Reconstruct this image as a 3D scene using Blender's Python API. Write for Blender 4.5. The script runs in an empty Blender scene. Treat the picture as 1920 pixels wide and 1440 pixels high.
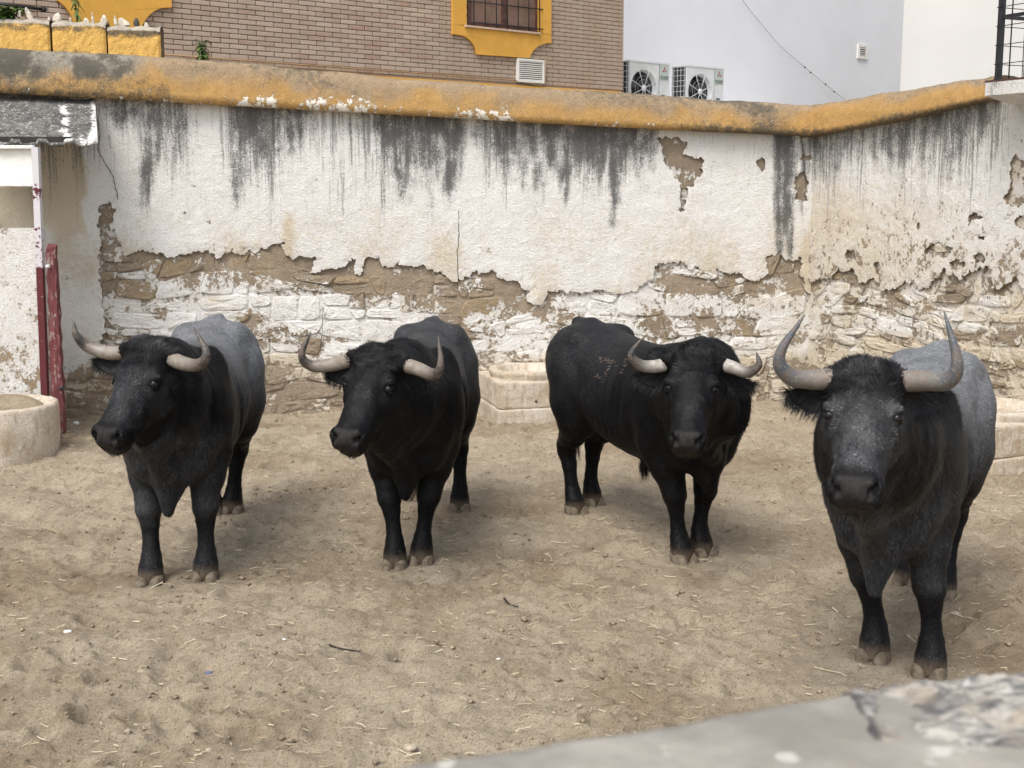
import bpy, math, random
import numpy as np
from mathutils import Vector, Matrix
R = math.radians
rng = np.random.default_rng(7)
random.seed(7)
scene = bpy.context.scene
col = scene.collection

# ------------------------------------------------------------------ camera, sky, sun
F_PX, PITCH, CAM_H = 2400.0, math.atan(371 / 2400.0), 2.2
cam_d = bpy.data.cameras.new('camera')
cam = bpy.data.objects.new('camera', cam_d); col.objects.link(cam)
cam.location = (0, 0, CAM_H); cam.rotation_euler = (math.pi / 2 - PITCH, 0, 0)
cam_d.sensor_width = 36; cam_d.lens = 45; cam_d.clip_start = 0.05; cam_d.clip_end = 2000
cam_d.dof.use_dof = True; cam_d.dof.focus_distance = 7.8; cam_d.dof.aperture_fstop = 7.5
scene.camera = cam
world = bpy.data.worlds.new("World"); scene.world = world; world.use_nodes = True
wn = world.node_tree.nodes; wl = world.node_tree.links
bg = wn['Background']; sky = wn.new('ShaderNodeTexSky'); sky.sky_type = 'NISHITA'; sky.sun_disc = False
SUN_EL, SUN_AZ = R(56), R(208)          # azimuth clockwise from +Y
sky.sun_elevation = SUN_EL; sky.sun_rotation = SUN_AZ; sky.dust_density = 3.0; sky.air_density = 1.0
hs = wn.new('ShaderNodeHueSaturation'); hs.inputs['Saturation'].default_value = 0.42
wl.new(sky.outputs[0], hs.inputs['Color']); wl.new(hs.outputs[0], bg.inputs['Color'])
bg.inputs['Strength'].default_value = 0.15
sun_d = bpy.data.lights.new('sun', 'SUN'); sun = bpy.data.objects.new('sun', sun_d); col.objects.link(sun)
sun_d.energy = 1.35; sun_d.angle = R(30); sun_d.color = (1.0, 0.95, 0.88)
sv = Vector((math.sin(SUN_AZ) * math.cos(SUN_EL), math.cos(SUN_AZ) * math.cos(SUN_EL), math.sin(SUN_EL)))
sun.rotation_euler = sv.to_track_quat('Z', 'Y').to_euler(); sun.location = sv * 40
vs = scene.view_settings
scene.display_settings.display_device = 'sRGB'
vs.view_transform = 'Standard'; vs.look = 'None'; vs.gamma = 1; vs.use_curve_mapping = False
vs.exposure = 0.80

# ------------------------------------------------------------------ helpers
CP, SP = math.cos(PITCH), math.sin(PITCH)
def ray(u, v):
    a = (u - 960) / F_PX; b = (720 - v) / F_PX
    return np.array([a, CP + b * SP, -SP + b * CP])
def at(u, v, y):
    r = ray(u, v); k = y / r[1]
    return np.array([0, 0, CAM_H]) + r * k
def gnd(u, v, z=0.0):
    r = ray(u, v); return np.array([0, 0, CAM_H]) + r * ((z - CAM_H) / r[2])
def to_px(P):
    P = np.asarray(P, float); x, y, z = P[..., 0], P[..., 1], P[..., 2] - CAM_H
    c = y * CP - z * SP; up = y * SP + z * CP
    return np.stack([960 + F_PX * x / c, 720 - F_PX * up / c], -1)

def _h(ix, iy, iz, seed):
    n = (ix * 374761393 + iy * 668265263 + iz * 2147483647 + seed * 1274126177) & 0xffffffff
    n = ((n ^ (n >> 13)) * 1103515245) & 0xffffffff
    n = ((n ^ (n >> 16)) * 668265263) & 0xffffffff
    return ((n >> 8) & 0xffff) / 65535.0
def vnoise(x, y, z=None, seed=0):
    x = np.asarray(x, float); y = np.asarray(y, float)
    z = np.zeros_like(x) if z is None else np.asarray(z, float)
    xi, yi, zi = np.floor(x).astype(np.int64), np.floor(y).astype(np.int64), np.floor(z).astype(np.int64)
    fx, fy, fz = x - xi, y - yi, z - zi
    fx = fx * fx * fx * (fx * (fx * 6 - 15) + 10); fy = fy * fy * fy * (fy * (fy * 6 - 15) + 10); fz = fz * fz * (3 - 2 * fz)
    def layer(k):
        a = _h(xi, yi, zi + k, seed); b = _h(xi + 1, yi, zi + k, seed)
        c = _h(xi, yi + 1, zi + k, seed); d = _h(xi + 1, yi + 1, zi + k, seed)
        return (a * (1 - fx) + b * fx) * (1 - fy) + (c * (1 - fx) + d * fx) * fy
    if not np.any(fz): return layer(0) * 2 - 1
    return (layer(0) * (1 - fz) + layer(1) * fz) * 2 - 1
def fbm(x, y, z=None, o=4, seed=0, g=0.5):
    s = 0; a = 1.0; t = 0
    c, sn = 0.8, 0.6
    for i in range(o):
        s = s + a * vnoise(x, y, z, seed + i * 17); t += a; a *= g
        x, y = (x * c - y * sn) * 2.03 + 3.1, (x * sn + y * c) * 2.03 + 1.7
        if z is not None: z = z * 2.03 + 0.7
    return s / t
def sstep(a, b, x):
    t = np.clip((x - a) / (b - a), 0, 1); return t * t * (3 - 2 * t)

def make_mesh(name, V, Q=None, T=None, mat=None, parent=None, smooth=True, cols=None, attrs=None, mats=None, midx=None, link=True):
    V = np.ascontiguousarray(V, dtype=np.float32).reshape(-1, 3)
    loops = []; tot = []
    if Q is not None and len(Q): Q = np.asarray(Q, np.int32).reshape(-1, 4); loops.append(Q.ravel()); tot.append(np.full(len(Q), 4, np.int32))
    if T is not None and len(T): T = np.asarray(T, np.int32).reshape(-1, 3); loops.append(T.ravel()); tot.append(np.full(len(T), 3, np.int32))
    loops = np.concatenate(loops); tot = np.concatenate(tot)
    me = bpy.data.meshes.new(name)
    me.vertices.add(len(V)); me.vertices.foreach_set('co', V.ravel())
    me.loops.add(len(loops)); me.loops.foreach_set('vertex_index', loops)
    me.polygons.add(len(tot)); st = np.concatenate([[0], np.cumsum(tot)[:-1]]).astype(np.int32)
    me.polygons.foreach_set('loop_start', st); me.polygons.foreach_set('loop_total', tot)
    me.polygons.foreach_set('use_smooth', np.full(len(tot), bool(smooth)))
    if cols is not None:
        a = me.color_attributes.new('Col', 'FLOAT_COLOR', 'POINT')
        c4 = np.ones((len(V), 4), np.float32); c4[:, :3] = cols; a.data.foreach_set('color', c4.ravel())
    if attrs:
        for k, v in attrs.items():
            a = me.attributes.new(k, 'FLOAT', 'POINT'); a.data.foreach_set('value', np.asarray(v, np.float32).ravel())
    if mats:
        for m in mats: me.materials.append(m)
        if midx is not None: me.polygons.foreach_set('material_index', np.asarray(midx, np.int32))
    elif mat: me.materials.append(mat)
    me.update(calc_edges=True); me.validate(verbose=False)
    o = bpy.data.objects.new(name, me)
    if link: col.objects.link(o)
    if parent is not None: o.parent = parent
    return o

def tag(o, label=None, cat=None, group=None, kind=None):
    if label: o['label'] = label
    if cat: o['category'] = cat
    if group: o['group'] = group
    if kind: o['kind'] = kind
    return o
def empty(name, loc=(0, 0, 0), rz=0.0, **k):
    o = bpy.data.objects.new(name, None); col.objects.link(o); o.location = loc; o.rotation_euler = (0, 0, rz)
    o.empty_display_size = 0.2
    return tag(o, **k)

class MB:
    """collects boxes, tubes and polygons into one mesh"""
    def __init__(s): s.V = []; s.Q = []; s.T = []; s.n = 0
    def add(s, V, Q=None, T=None):
        V = np.asarray(V, float).reshape(-1, 3)
        if Q is not None and len(Q): s.Q.append(np.asarray(Q, int).reshape(-1, 4) + s.n)
        if T is not None and len(T): s.T.append(np.asarray(T, int).reshape(-1, 3) + s.n)
        s.V.append(V); s.n += len(V); return s
    def box(s, c, d, M=None, bev=0.0):
        hx, hy, hz = d[0] / 2, d[1] / 2, d[2] / 2
        b = min(bev, hx * .9, hy * .9, hz * .9)
        if b <= 0:
            V = np.array([[x, y, z] for x in (-hx, hx) for y in (-hy, hy) for z in (-hz, hz)], float)
            Q = [[0, 1, 3, 2], [4, 6, 7, 5], [0, 4, 5, 1], [2, 3, 7, 6], [0, 2, 6, 4], [1, 5, 7, 3]]; T = []
        else:
            V = []; idx = {}
            for sx in (-1, 1):
                for sy in (-1, 1):
                    for sz in (-1, 1):
                        for ax in range(3):
                            p = [sx * (hx - b), sy * (hy - b), sz * (hz - b)]; p[ax] = (sx, sy, sz)[ax] * (hx, hy, hz)[ax]
                            idx[(sx, sy, sz, ax)] = len(V); V.append(p)
            Q = []; T = []
            for ax in range(3):
                o = [a for a in range(3) if a != ax]
                for sg in (-1, 1):
                    f = []
                    for a, c2 in ((-1, -1), (1, -1), (1, 1), (-1, 1)):
                        k = [0, 0, 0]; k[ax] = sg; k[o[0]] = a; k[o[1]] = c2; f.append(idx[(*k, ax)])
                    Q.append(f if (sg > 0) != (ax == 1) else f[::-1])
            for ax in range(3):
                o = [a for a in range(3) if a != ax]
                for a in (-1, 1):
                    for c2 in (-1, 1):
                        f = []
                        for e, axx in ((-1, o[0]), (1, o[0]), (1, o[1]), (-1, o[1])):
                            k = [0, 0, 0]; k[ax] = e; k[o[0]] = a; k[o[1]] = c2; f.append(idx[(*k, axx)])
                        Q.append(f)
            for sx in (-1, 1):
                for sy in (-1, 1):
                    for sz in (-1, 1): T.append([idx[(sx, sy, sz, a)] for a in range(3)])
            V = np.array(V)
        if M is not None: V = V @ np.array(M).T
        return s.add(V + np.array(c), Q, T)
    def tube(s, P, r, n=8, cap=True, flat=1.0):
        P = np.asarray(P, float); m = len(P); r = np.broadcast_to(np.asarray(r, float), (m,))
        tn = np.gradient(P, axis=0); tn /= np.linalg.norm(tn, axis=1)[:, None] + 1e-9
        ref = np.array([0, 0, 1.0]) if abs(tn[0][2]) < .9 else np.array([1.0, 0, 0])
        a = np.cross(tn[0], ref); a /= np.linalg.norm(a); V = []
        th = np.linspace(0, 2 * np.pi, n, endpoint=False)
        for i in range(m):
            a = a - tn[i] * a.dot(tn[i]); a /= np.linalg.norm(a); b = np.cross(tn[i], a)
            V.append(P[i] + r[i] * (np.cos(th)[:, None] * a + flat * np.sin(th)[:, None] * b))
        V = np.concatenate(V); Q = []; T = []
        i = np.arange(m - 1)[:, None] * n; j = np.arange(n)[None, :]; j2 = (j + 1) % n
        Q = np.stack([i + j, i + j2, i + n + j2, i + n + j], -1).reshape(-1, 4)
        if cap:
            V = np.concatenate([V, P[:1], P[-1:]]); c0, c1 = m * n, m * n + 1
            T = [[c0, (k + 1) % n, k] for k in range(n)] + [[c1, (m - 1) * n + k, (m - 1) * n + (k + 1) % n] for k in range(n)]
        return s.add(V, Q, T)
    def prism(s, pts, nrm, depth):
        """closed outline pts (3D, planar) pushed back by depth along -nrm; fan from centroid"""
        P = np.asarray(pts, float); n = len(P); nrm = np.asarray(nrm, float)
        c = P.mean(0); V = np.concatenate([P, P - nrm * depth, [c, c - nrm * depth]])
        Q = [[k, k + n, (k + 1) % n + n, (k + 1) % n] for k in range(n)]
        T = [[2 * n, k, (k + 1) % n] for k in range(n)] + [[2 * n + 1, (k + 1) % n + n, k + n] for k in range(n)]
        return s.add(V, Q, T)
    def lathe(s, prof, n=32, c=(0, 0, 0), jitter=0.0):
        th = np.linspace(0, 2 * np.pi, n, endpoint=False); V = []
        for r, z in prof: V.append(np.stack([r * np.cos(th), r * np.sin(th), np.full(n, z)], -1))
        m = len(prof); V = np.concatenate(V)
        if jitter: V = V + jitter * np.stack([fbm(V[:, 0] * 5, V[:, 1] * 5, V[:, 2] * 5, 3, s_) for s_ in (1, 2, 3)], -1)
        i = np.arange(m - 1)[:, None] * n; j = np.arange(n)[None, :]; j2 = (j + 1) % n
        Q = np.stack([i + j, i + j2, i + n + j2, i + n + j], -1).reshape(-1, 4)
        return s.add(V + np.array(c), Q)
    def build(s, name, mat, parent=None, smooth=False, **k):
        Q = np.concatenate(s.Q) if s.Q else None; T = np.concatenate(s.T) if s.T else None
        return make_mesh(name, np.concatenate(s.V), Q, T, mat, parent, smooth, **k)

def rotz(a): return np.array([[math.cos(a), -math.sin(a), 0], [math.sin(a), math.cos(a), 0], [0, 0, 1]])
def spline(P, n):
    P = np.asarray(P, float); t = np.linspace(0, len(P) - 1, n); out = []
    E_ = np.concatenate([[2 * P[0] - P[1]], P, [2 * P[-1] - P[-2]]])
    for x in t:
        i = min(int(x), len(P) - 2); u = x - i; p0, p1, p2, p3 = E_[i:i + 4]
        out.append(.5 * ((2 * p1) + (-p0 + p2) * u + (2 * p0 - 5 * p1 + 4 * p2 - p3) * u * u + (-p0 + 3 * p1 - 3 * p2 + p3) * u ** 3))
    return np.array(out)

# ------------------------------------------------------------------ materials
class NT:
    def __init__(s, name, rough=0.85, spec=0.3):
        s.m = bpy.data.materials.new(name); s.m.use_nodes = True; s.t = s.m.node_tree
        s.b = s.t.nodes['Principled BSDF']; s.b.inputs['Roughness'].default_value = rough; s.b.inputs['Specular IOR Level'].default_value = spec
        g = s.t.nodes.new('ShaderNodeNewGeometry'); s.pos = g.outputs['Position']
    def _in(s, sock, v):
        if v is None: return
        if isinstance(v, (int, float)): sock.default_value = v
        elif isinstance(v, (tuple, list)): sock.default_value = (*v, 1) if len(v) == 3 and sock.type == 'RGBA' else v
        else: s.t.links.new(v, sock)
    def scale(s, v, sc):
        n = s.t.nodes.new('ShaderNodeVectorMath'); n.operation = 'MULTIPLY'; s._in(n.inputs[0], v); n.inputs[1].default_value = sc; return n.outputs[0]
    def noise(s, sc=5, det=5, rough=.55, vec=None, dist=0.0):
        n = s.t.nodes.new('ShaderNodeTexNoise'); n.inputs['Scale'].default_value = sc; n.inputs['Detail'].default_value = det
        n.inputs['Roughness'].default_value = rough; n.inputs['Distortion'].default_value = dist
        s._in(n.inputs['Vector'], vec if vec is not None else s.pos); return n.outputs['Fac']
    def vor(s, sc=5, vec=None, feat='F1', out='Distance'):
        n = s.t.nodes.new('ShaderNodeTexVoronoi'); n.feature = feat; n.inputs['Scale'].default_value = sc
        s._in(n.inputs['Vector'], vec if vec is not None else s.pos); return n.outputs[out]
    def ramp(s, v, a, b, lo=0.0, hi=1.0):
        n = s.t.nodes.new('ShaderNodeMapRange'); n.interpolation_type = 'SMOOTHSTEP'
        s._in(n.inputs[0], v); n.inputs[1].default_value = a; n.inputs[2].default_value = b; n.inputs[3].default_value = lo; n.inputs[4].default_value = hi
        return n.outputs[0]
    def math(s, op, a, b=None):
        n = s.t.nodes.new('ShaderNodeMath'); n.operation = op; s._in(n.inputs[0], a)
        if b is not None: s._in(n.inputs[1], b)
        return n.outputs[0]
    def mix(s, f, a, b, mode='MIX'):
        n = s.t.nodes.new('ShaderNodeMix'); n.data_type = 'RGBA'; n.blend_type = mode
        s._in(n.inputs[0], f); s._in(n.inputs[6], a); s._in(n.inputs[7], b); return n.outputs[2]
    def attr(s, name, c=False):
        n = s.t.nodes.new('ShaderNodeAttribute'); n.attribute_name = name; return n.outputs['Color' if c else 'Fac']
    def rand(s):
        n = s.t.nodes.new('ShaderNodeObjectInfo'); return n.outputs['Random']
    def bump(s, h, dist=0.01, st=1.0, prev=None):
        n = s.t.nodes.new('ShaderNodeBump'); n.inputs['Strength'].default_value = st; n.inputs['Distance'].default_value = dist
        s._in(n.inputs['Height'], h)
        if prev is not None: s._in(n.inputs['Normal'], prev)
        return n.outputs[0]
    def out(s, color=None, rough=None, normal=None):
        if color is not None: s._in(s.b.inputs['Base Color'], color)
        if rough is not None: s._in(s.b.inputs['Roughness'], rough)
        if normal is not None: s.t.links.new(normal, s.b.inputs['Normal'])
        return s.m
def simple(name, c, rough=.7, var=.12, sc=12, bump=.002, spec=.3, metal=0.0):
    n = NT(name, rough, spec); n.b.inputs['Metallic'].default_value = metal
    f = n.noise(sc, 5); f2 = n.noise(sc * 7, 3)
    c2 = n.mix(n.ramp(f, .3, .7), tuple(x * (1 - var) for x in c), tuple(min(1, x * (1 + var)) for x in c))
    return n.out(c2, None, n.bump(f2, bump))

WHITE = (.84, .83, .80); CREAM = (.66, .57, .43); MUD = (.30, .24, .175); STONE = (.37, .30, .22); MOULD = (.075, .077, .075)
def wash_material(name, right=False):
    """lime wash over plaster or stone; attributes: paint (1 = white coat intact), mould, cream"""
    n = NT(name, .92, .15)
    P = n.pos
    f1 = n.noise(5.5, 6, .6); f2 = n.noise(22, 6, .65, dist=.4); f3 = n.noise(75, 4, .6); f4 = n.noise(240, 3, .6)
    # bare substance
    tint = n.mix(n.ramp(n.noise(3.1, 3), .35, .65), MUD, STONE)
    tint = n.mix(n.ramp(n.rand(), .75, 1.0, 0, .6), tint, (.42, .31, .18))
    tint = n.mix(n.ramp(f2, .45, .75), tint, (.42, .35, .26))
    tint = n.mix(n.ramp(f3, .52, .72, 0, .6), tint, (.16, .12, .085))
    # coat
    cr = n.math('ADD', n.attr('cream'), n.math('MULTIPLY', n.math('SUBTRACT', f2, .5), 1.1))
    coat = n.mix(n.ramp(cr, .25, .95), WHITE, CREAM)
    coat = n.mix(n.ramp(f3, .55, .8, 0, .22), coat, (.52, .46, .38))
    coat = n.mix(n.ramp(n.noise(1.6, 6, .65), .45, .75, 0, .25), coat, (.66, .62, .55)); coat = n.mix(n.ramp(n.noise(62, 8, .7), .36, .50, .30, 0), coat, (.52, .49, .45))  # second mix paints pit shading into the coat where the fine bump dips
    st = n.scale(P, (34, 34, 3.2))
    fs = n.noise(1.0, 4, .6, st)
    runs = n.ramp(n.math('ADD', fs, n.math('MULTIPLY', f3, .5)), .86, 1.02, 0, .38)
    coat = n.mix(runs, coat, (.47, .42, .35))
    pa = n.math('ADD', n.attr('paint'), n.math('ADD', n.math('MULTIPLY', n.math('SUBTRACT', f2, .5), 1.5), n.math('MULTIPLY', n.math('SUBTRACT', f3, .5), .8)))
    dv = n.t.nodes.new('ShaderNodeVectorMath'); dv.operation = 'ADD'; nz = n.t.nodes.new('ShaderNodeTexNoise'); nz.inputs['Scale'].default_value = 20; nz.inputs['Detail'].default_value = 3; n.t.links.new(P, nz.inputs['Vector'])
    n.t.links.new(P, dv.inputs[0]); n.t.links.new(n.scale(nz.outputs['Color'], (.07, .07, .07)), dv.inputs[1])
    vc = n.vor(11, dv.outputs[0], 'F1', 'Color'); vc2 = n.vor(31, dv.outputs[0], 'F1', 'Color')
    sx = lambda c_: (lambda q_: (n.t.links.new(c_, q_.inputs[0]), q_.outputs[0])[1])(n.t.nodes.new('ShaderNodeSeparateColor'))
    pa = n.math('ADD', pa, n.math('ADD', n.math('MULTIPLY', n.math('SUBTRACT', sx(vc), .5), .42), n.math('MULTIPLY', n.math('SUBTRACT', sx(vc2), .5), .30)))
    pm = n.ramp(pa, .46, .50)
    coat = n.mix(n.ramp(pa, .50, .85, .38, 0), coat, (.62, .54, .42))
    c = n.mix(pm, tint, coat)
    chips = n.ramp(n.math('ADD', n.noise(8.5, 5, .6, dist=.5), n.math('MULTIPLY', n.math('SUBTRACT', f3, .5), .12)), .705, .72)
    pm = n.math('MULTIPLY', pm, n.math('SUBTRACT', 1.0, chips)); c = n.mix(pm, tint, coat)
    # mould : vertical runs eaten by fine speckle
    st2 = n.scale(P, (16, 16, 2.0)); fr = n.noise(1.0, 5, .65, st2)
    mo = n.math('ADD', n.attr('mould'), n.math('ADD', n.math('MULTIPLY', n.math('SUBTRACT', fr, .5), 1.05), n.math('MULTIPLY', n.math('SUBTRACT', f3, .5), 1.1)))
    mo = n.math('ADD', mo, n.math('MULTIPLY', n.math('SUBTRACT', f4, .5), 1.1)); mo = n.math('ADD', mo, n.math('MULTIPLY', n.math('SUBTRACT', n.noise(7, 5, .65), .5), 1.1))
    mm = n.ramp(mo, .30, 1.05, 0, .90)
    c = n.mix(mm, c, MOULD)
    dr = n.noise(1.0, 5, .7, n.scale(P, (42, 42, 1.3))); dr2 = n.math('ADD', dr, n.math('ADD', n.math('MULTIPLY', n.math('SUBTRACT', f3, .5), .35), n.math('MULTIPLY', n.attr('drip'), .30)))
    c = n.mix(n.math('MULTIPLY', n.ramp(dr2, .66, .86, 0, .72), n.ramp(n.attr('drip'), .0, .35)), c, (.13, .13, .125))
    n1 = n.bump(n.noise(62, 8, .7), .026, 1.0); n1 = n.bump(n.noise(19, 5, .6), .02, .3, n1)
    n2 = n.bump(f3, .006, .8, n1)
    n3 = n.bump(pm, .012, 1.0, n2)
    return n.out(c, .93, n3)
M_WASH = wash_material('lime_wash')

def m_coping():
    n = NT('ochre_coping', .92, .15); col_a = n.attr('Col', True)
    f2 = n.noise(16, 6, .65); f3 = n.noise(70, 5, .65); f4 = n.noise(200, 3)
    c = n.mix(n.ramp(f3, .35, .65, 0, .5), col_a, (.55, .50, .42), 'MULTIPLY'); c = n.mix(n.ramp(f2, .3, .5, .45, 0), c, (1.35, 1.3, 1.2), 'MULTIPLY')
    dk = n.math('ADD', n.attr('mould'), n.math('ADD', n.math('MULTIPLY', n.math('SUBTRACT', f2, .5), 1.5), n.math('MULTIPLY', n.math('SUBTRACT', f3, .5), .8)))
    c = n.mix(n.ramp(dk, .30, 1.05, 0, .9), c, (.085, .078, .062))
    wp = n.math('ADD', n.attr('paint'), n.math('ADD', n.math('MULTIPLY', n.math('SUBTRACT', f2, .5), 2.4), n.math('MULTIPLY', n.math('SUBTRACT', f3, .5), .8)))
    wm = n.ramp(wp, .50, .56)
    c = n.mix(wm, c, (.74, .70, .62))
    b = n.bump(f2, .012, .7); b = n.bump(f3, .005, .8, b); b = n.bump(wm, .004, .8, b)
    return n.out(c, .93, b)
M_COPING = m_coping()

def m_sand():
    n = NT('corral_sand', .97, .1)
    f1 = n.noise(.55, 4); f2 = n.noise(2.6, 5, .6); f3 = n.noise(18, 6, .65); f4 = n.noise(110, 4, .65); f5 = n.noise(420, 2, .6)
    c = n.mix(n.ramp(f2, .35, .68), (.44, .365, .265), (.55, .465, .345))
    c = n.mix(n.ramp(n.math('ADD', f1, n.math('MULTIPLY', f3, .25)), .58, .78, 0, .7), c, (.31, .235, .15))
    c = n.mix(n.ramp(f3, .52, .75, 0, .45), c, (.27, .20, .13))
    c = n.mix(n.ramp(f4, .53, .66, 0, .72), c, (.17, .13, .09)); c = n.mix(n.ramp(n.noise(48, 5, .7), .56, .70, 0, .5), c, (.24, .18, .12))
    c = n.mix(n.ramp(f4, .26, .42, .45, 0), c, (.52, .44, .33))
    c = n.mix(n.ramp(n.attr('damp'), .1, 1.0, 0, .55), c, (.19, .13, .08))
    b = n.bump(f3, .04, 1.0); b = n.bump(n.noise(45, 5, .65), .02, .8, b); b = n.bump(f4, .014, 1.0, b); b = n.bump(f5, .004, 1.0, b)
    return n.out(c, .97, b)
M_SAND = m_sand()

def m_coat(name='bull_coat', rough=.5, spec=.08):
    n = NT(name, rough, spec); c = n.attr('Col', True)
    v = n.scale(n.pos, (60, 60, 25)); f = n.noise(1.0, 4, .6, v); f2 = n.noise(260, 2)
    c2 = n.mix(n.ramp(f, .3, .7), c, n.mix(1.0, c, (1.7, 1.7, 1.7), 'MULTIPLY'))
    b = n.bump(f, .006, .5); b = n.bump(f2, .0015, .5, b)
    return n.out(c2, rough, b)
M_COAT = m_coat()
def m_fur():
    n = NT('bull_fur', .34, .24); return n.out(n.attr('Col', True), .5)
M_FUR = m_fur()
def m_horn():
    n = NT('horn', .42, .45); c = n.attr('Col', True); f = n.noise(30, 5, .6); f2 = n.noise(120, 4, .6)
    c = n.mix(n.ramp(f, .35, .65, 0, .65), c, (.15, .11, .08)); c = n.mix(n.ramp(f2, .55, .75, 0, .35), c, (.62, .58, .5))
    return n.out(c, n.ramp(f, .3, .7, .35, .6), n.bump(f2, .002, .7))
M_HORN = m_horn()
M_EYE = simple('eye', (.006, .005, .005), .16, .1, 10, 0, .22)
M_HOOF = simple('hoof', (.165, .135, .10), .95, .35, 30, .006, .05)

def m_brick():
    n = NT('grey_brown_brick', .9, .2); r = n.rand(); f = n.noise(40, 5, .6); g = n.noise(3.5, 3)
    c = n.mix(n.ramp(r, 0, 1), (.385, .295, .225), (.49, .385, .30)); c = n.mix(n.ramp(r, .86, .9, 0, .7), c, (.34, .22, .16))
    c = n.mix(n.ramp(g, .4, .7, 0, .5), c, (.46, .38, .32)); c = n.mix(n.ramp(f, .5, .75, 0, .25), c, (.2, .15, .12))
    return n.out(c, .9, n.bump(f, .003))
M_BRICK = m_brick()
M_JOINT = simple('brick_mortar', (.50, .43, .37), .95, .1, 20)
M_YEL = simple('ochre_paint', (.66, .36, .07), .85, .07, 4, .002)
M_YELB = simple('ochre_block', (.66, .39, .11), .93, .1, 9, .008)
M_WHITEB = simple('white_render', (.70, .71, .735), .9, .03, .8, .003)
M_CREAMB = simple('cream_render', (.56, .56, .54), .9, .04, .8, .003)
M_AC = simple('painted_metal', (.70, .735, .75), .5, .06, 5, .0005)
M_ACP = simple('ac_badge_panel', (.50, .58, .55), .5, .05, 5, .0005)
M_ACD = simple('dark_grille', (.05, .05, .052), .6, .2, 30)
M_ACR = simple('badge_red', (.42, .06, .08), .5, .05); M_ACT = simple('badge_text', (.07, .08, .09), .5, .05)
M_BLACK = simple('black_iron', (.022, .023, .026), .5, .3, 20, .001)
M_VENT = simple('vent_white', (.76, .75, .70), .6, .05)
M_CONC = simple('weathered_concrete', (.36, .33, .28), .95, .35, 9, .01)
M_WHPAINT = simple('old_white_paint', (.68, .67, .65), .8, .1, 10, .004)
def m_red():
    n = NT('flaking_red_paint', .75, .3); f = n.noise(14, 6, .7); sp = n.scale(n.pos, (50, 50, 6)); g = n.noise(1, 5, .7, sp)
    c = n.mix(n.ramp(g, .4, .65), (.10, .027, .028), (.175, .055, .055)); c = n.mix(n.ramp(n.math('ADD', f, n.math('MULTIPLY', g, .6)), .86, .95, 0, .8), c, (.34, .27, .255)); c = n.mix(n.ramp(n.noise(7, 4), .5, .7, 0, .5), c, (.12, .075, .065)); c = n.mix(n.ramp(g, .64, .7, 0, .8), c, (.14, .1, .09))
    return n.out(c, .8, n.bump(g, .006))
M_RED = m_red()
def m_postwhite():
    n = NT('post_white_over_red', .75, .3); f = n.noise(14, 6, .7)
    g = n.math('ADD', n.attr('paint'), n.math('MULTIPLY', n.math('SUBTRACT', n.noise(22, 6, .7), .5), 2.0))
    c = n.mix(n.ramp(g, .46, .54), (.105, .022, .026), (.56, .54, .56)); return n.out(c, .75, n.bump(f, .004))
M_POST = m_postwhite()
def m_straw():
    n = NT('straw', .7, .3); c = n.mix(n.rand(), (.55, .43, .22), (.42, .32, .17)); c = n.mix(n.attr('tone'), (.42, .33, .20), (.74, .66, .48)); return n.out(c, .7)
M_STRAW = m_straw()
M_PEB = simple('pebble', (.36, .30, .23), .9, .3, 30, .004)
M_PEBW = simple('white_scrap', (.72, .70, .66), .8, .1, 30)
M_TWIG = simple('dark_twig', (.035, .03, .028), .8, .3, 30)
M_LEAF = simple('leaf_green', (.09, .15, .035), .5, .3, 14); M_LEAFD = simple('leaf_dull_green', (.07, .105, .05), .6, .35, 14)
M_SHELL = simple('broken_shard', (.50, .45, .37), .7, .4, 30, .003); M_SHELLD = simple('dark_shard', (.05, .045, .04), .5, .3, 30)
M_GLASS = simple('window_pane', (.20, .125, .095), .18, .25, 3, 0, .5)
M_WOOD = simple('dark_window_wood', (.10, .05, .04), .6, .3, 10)

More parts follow.
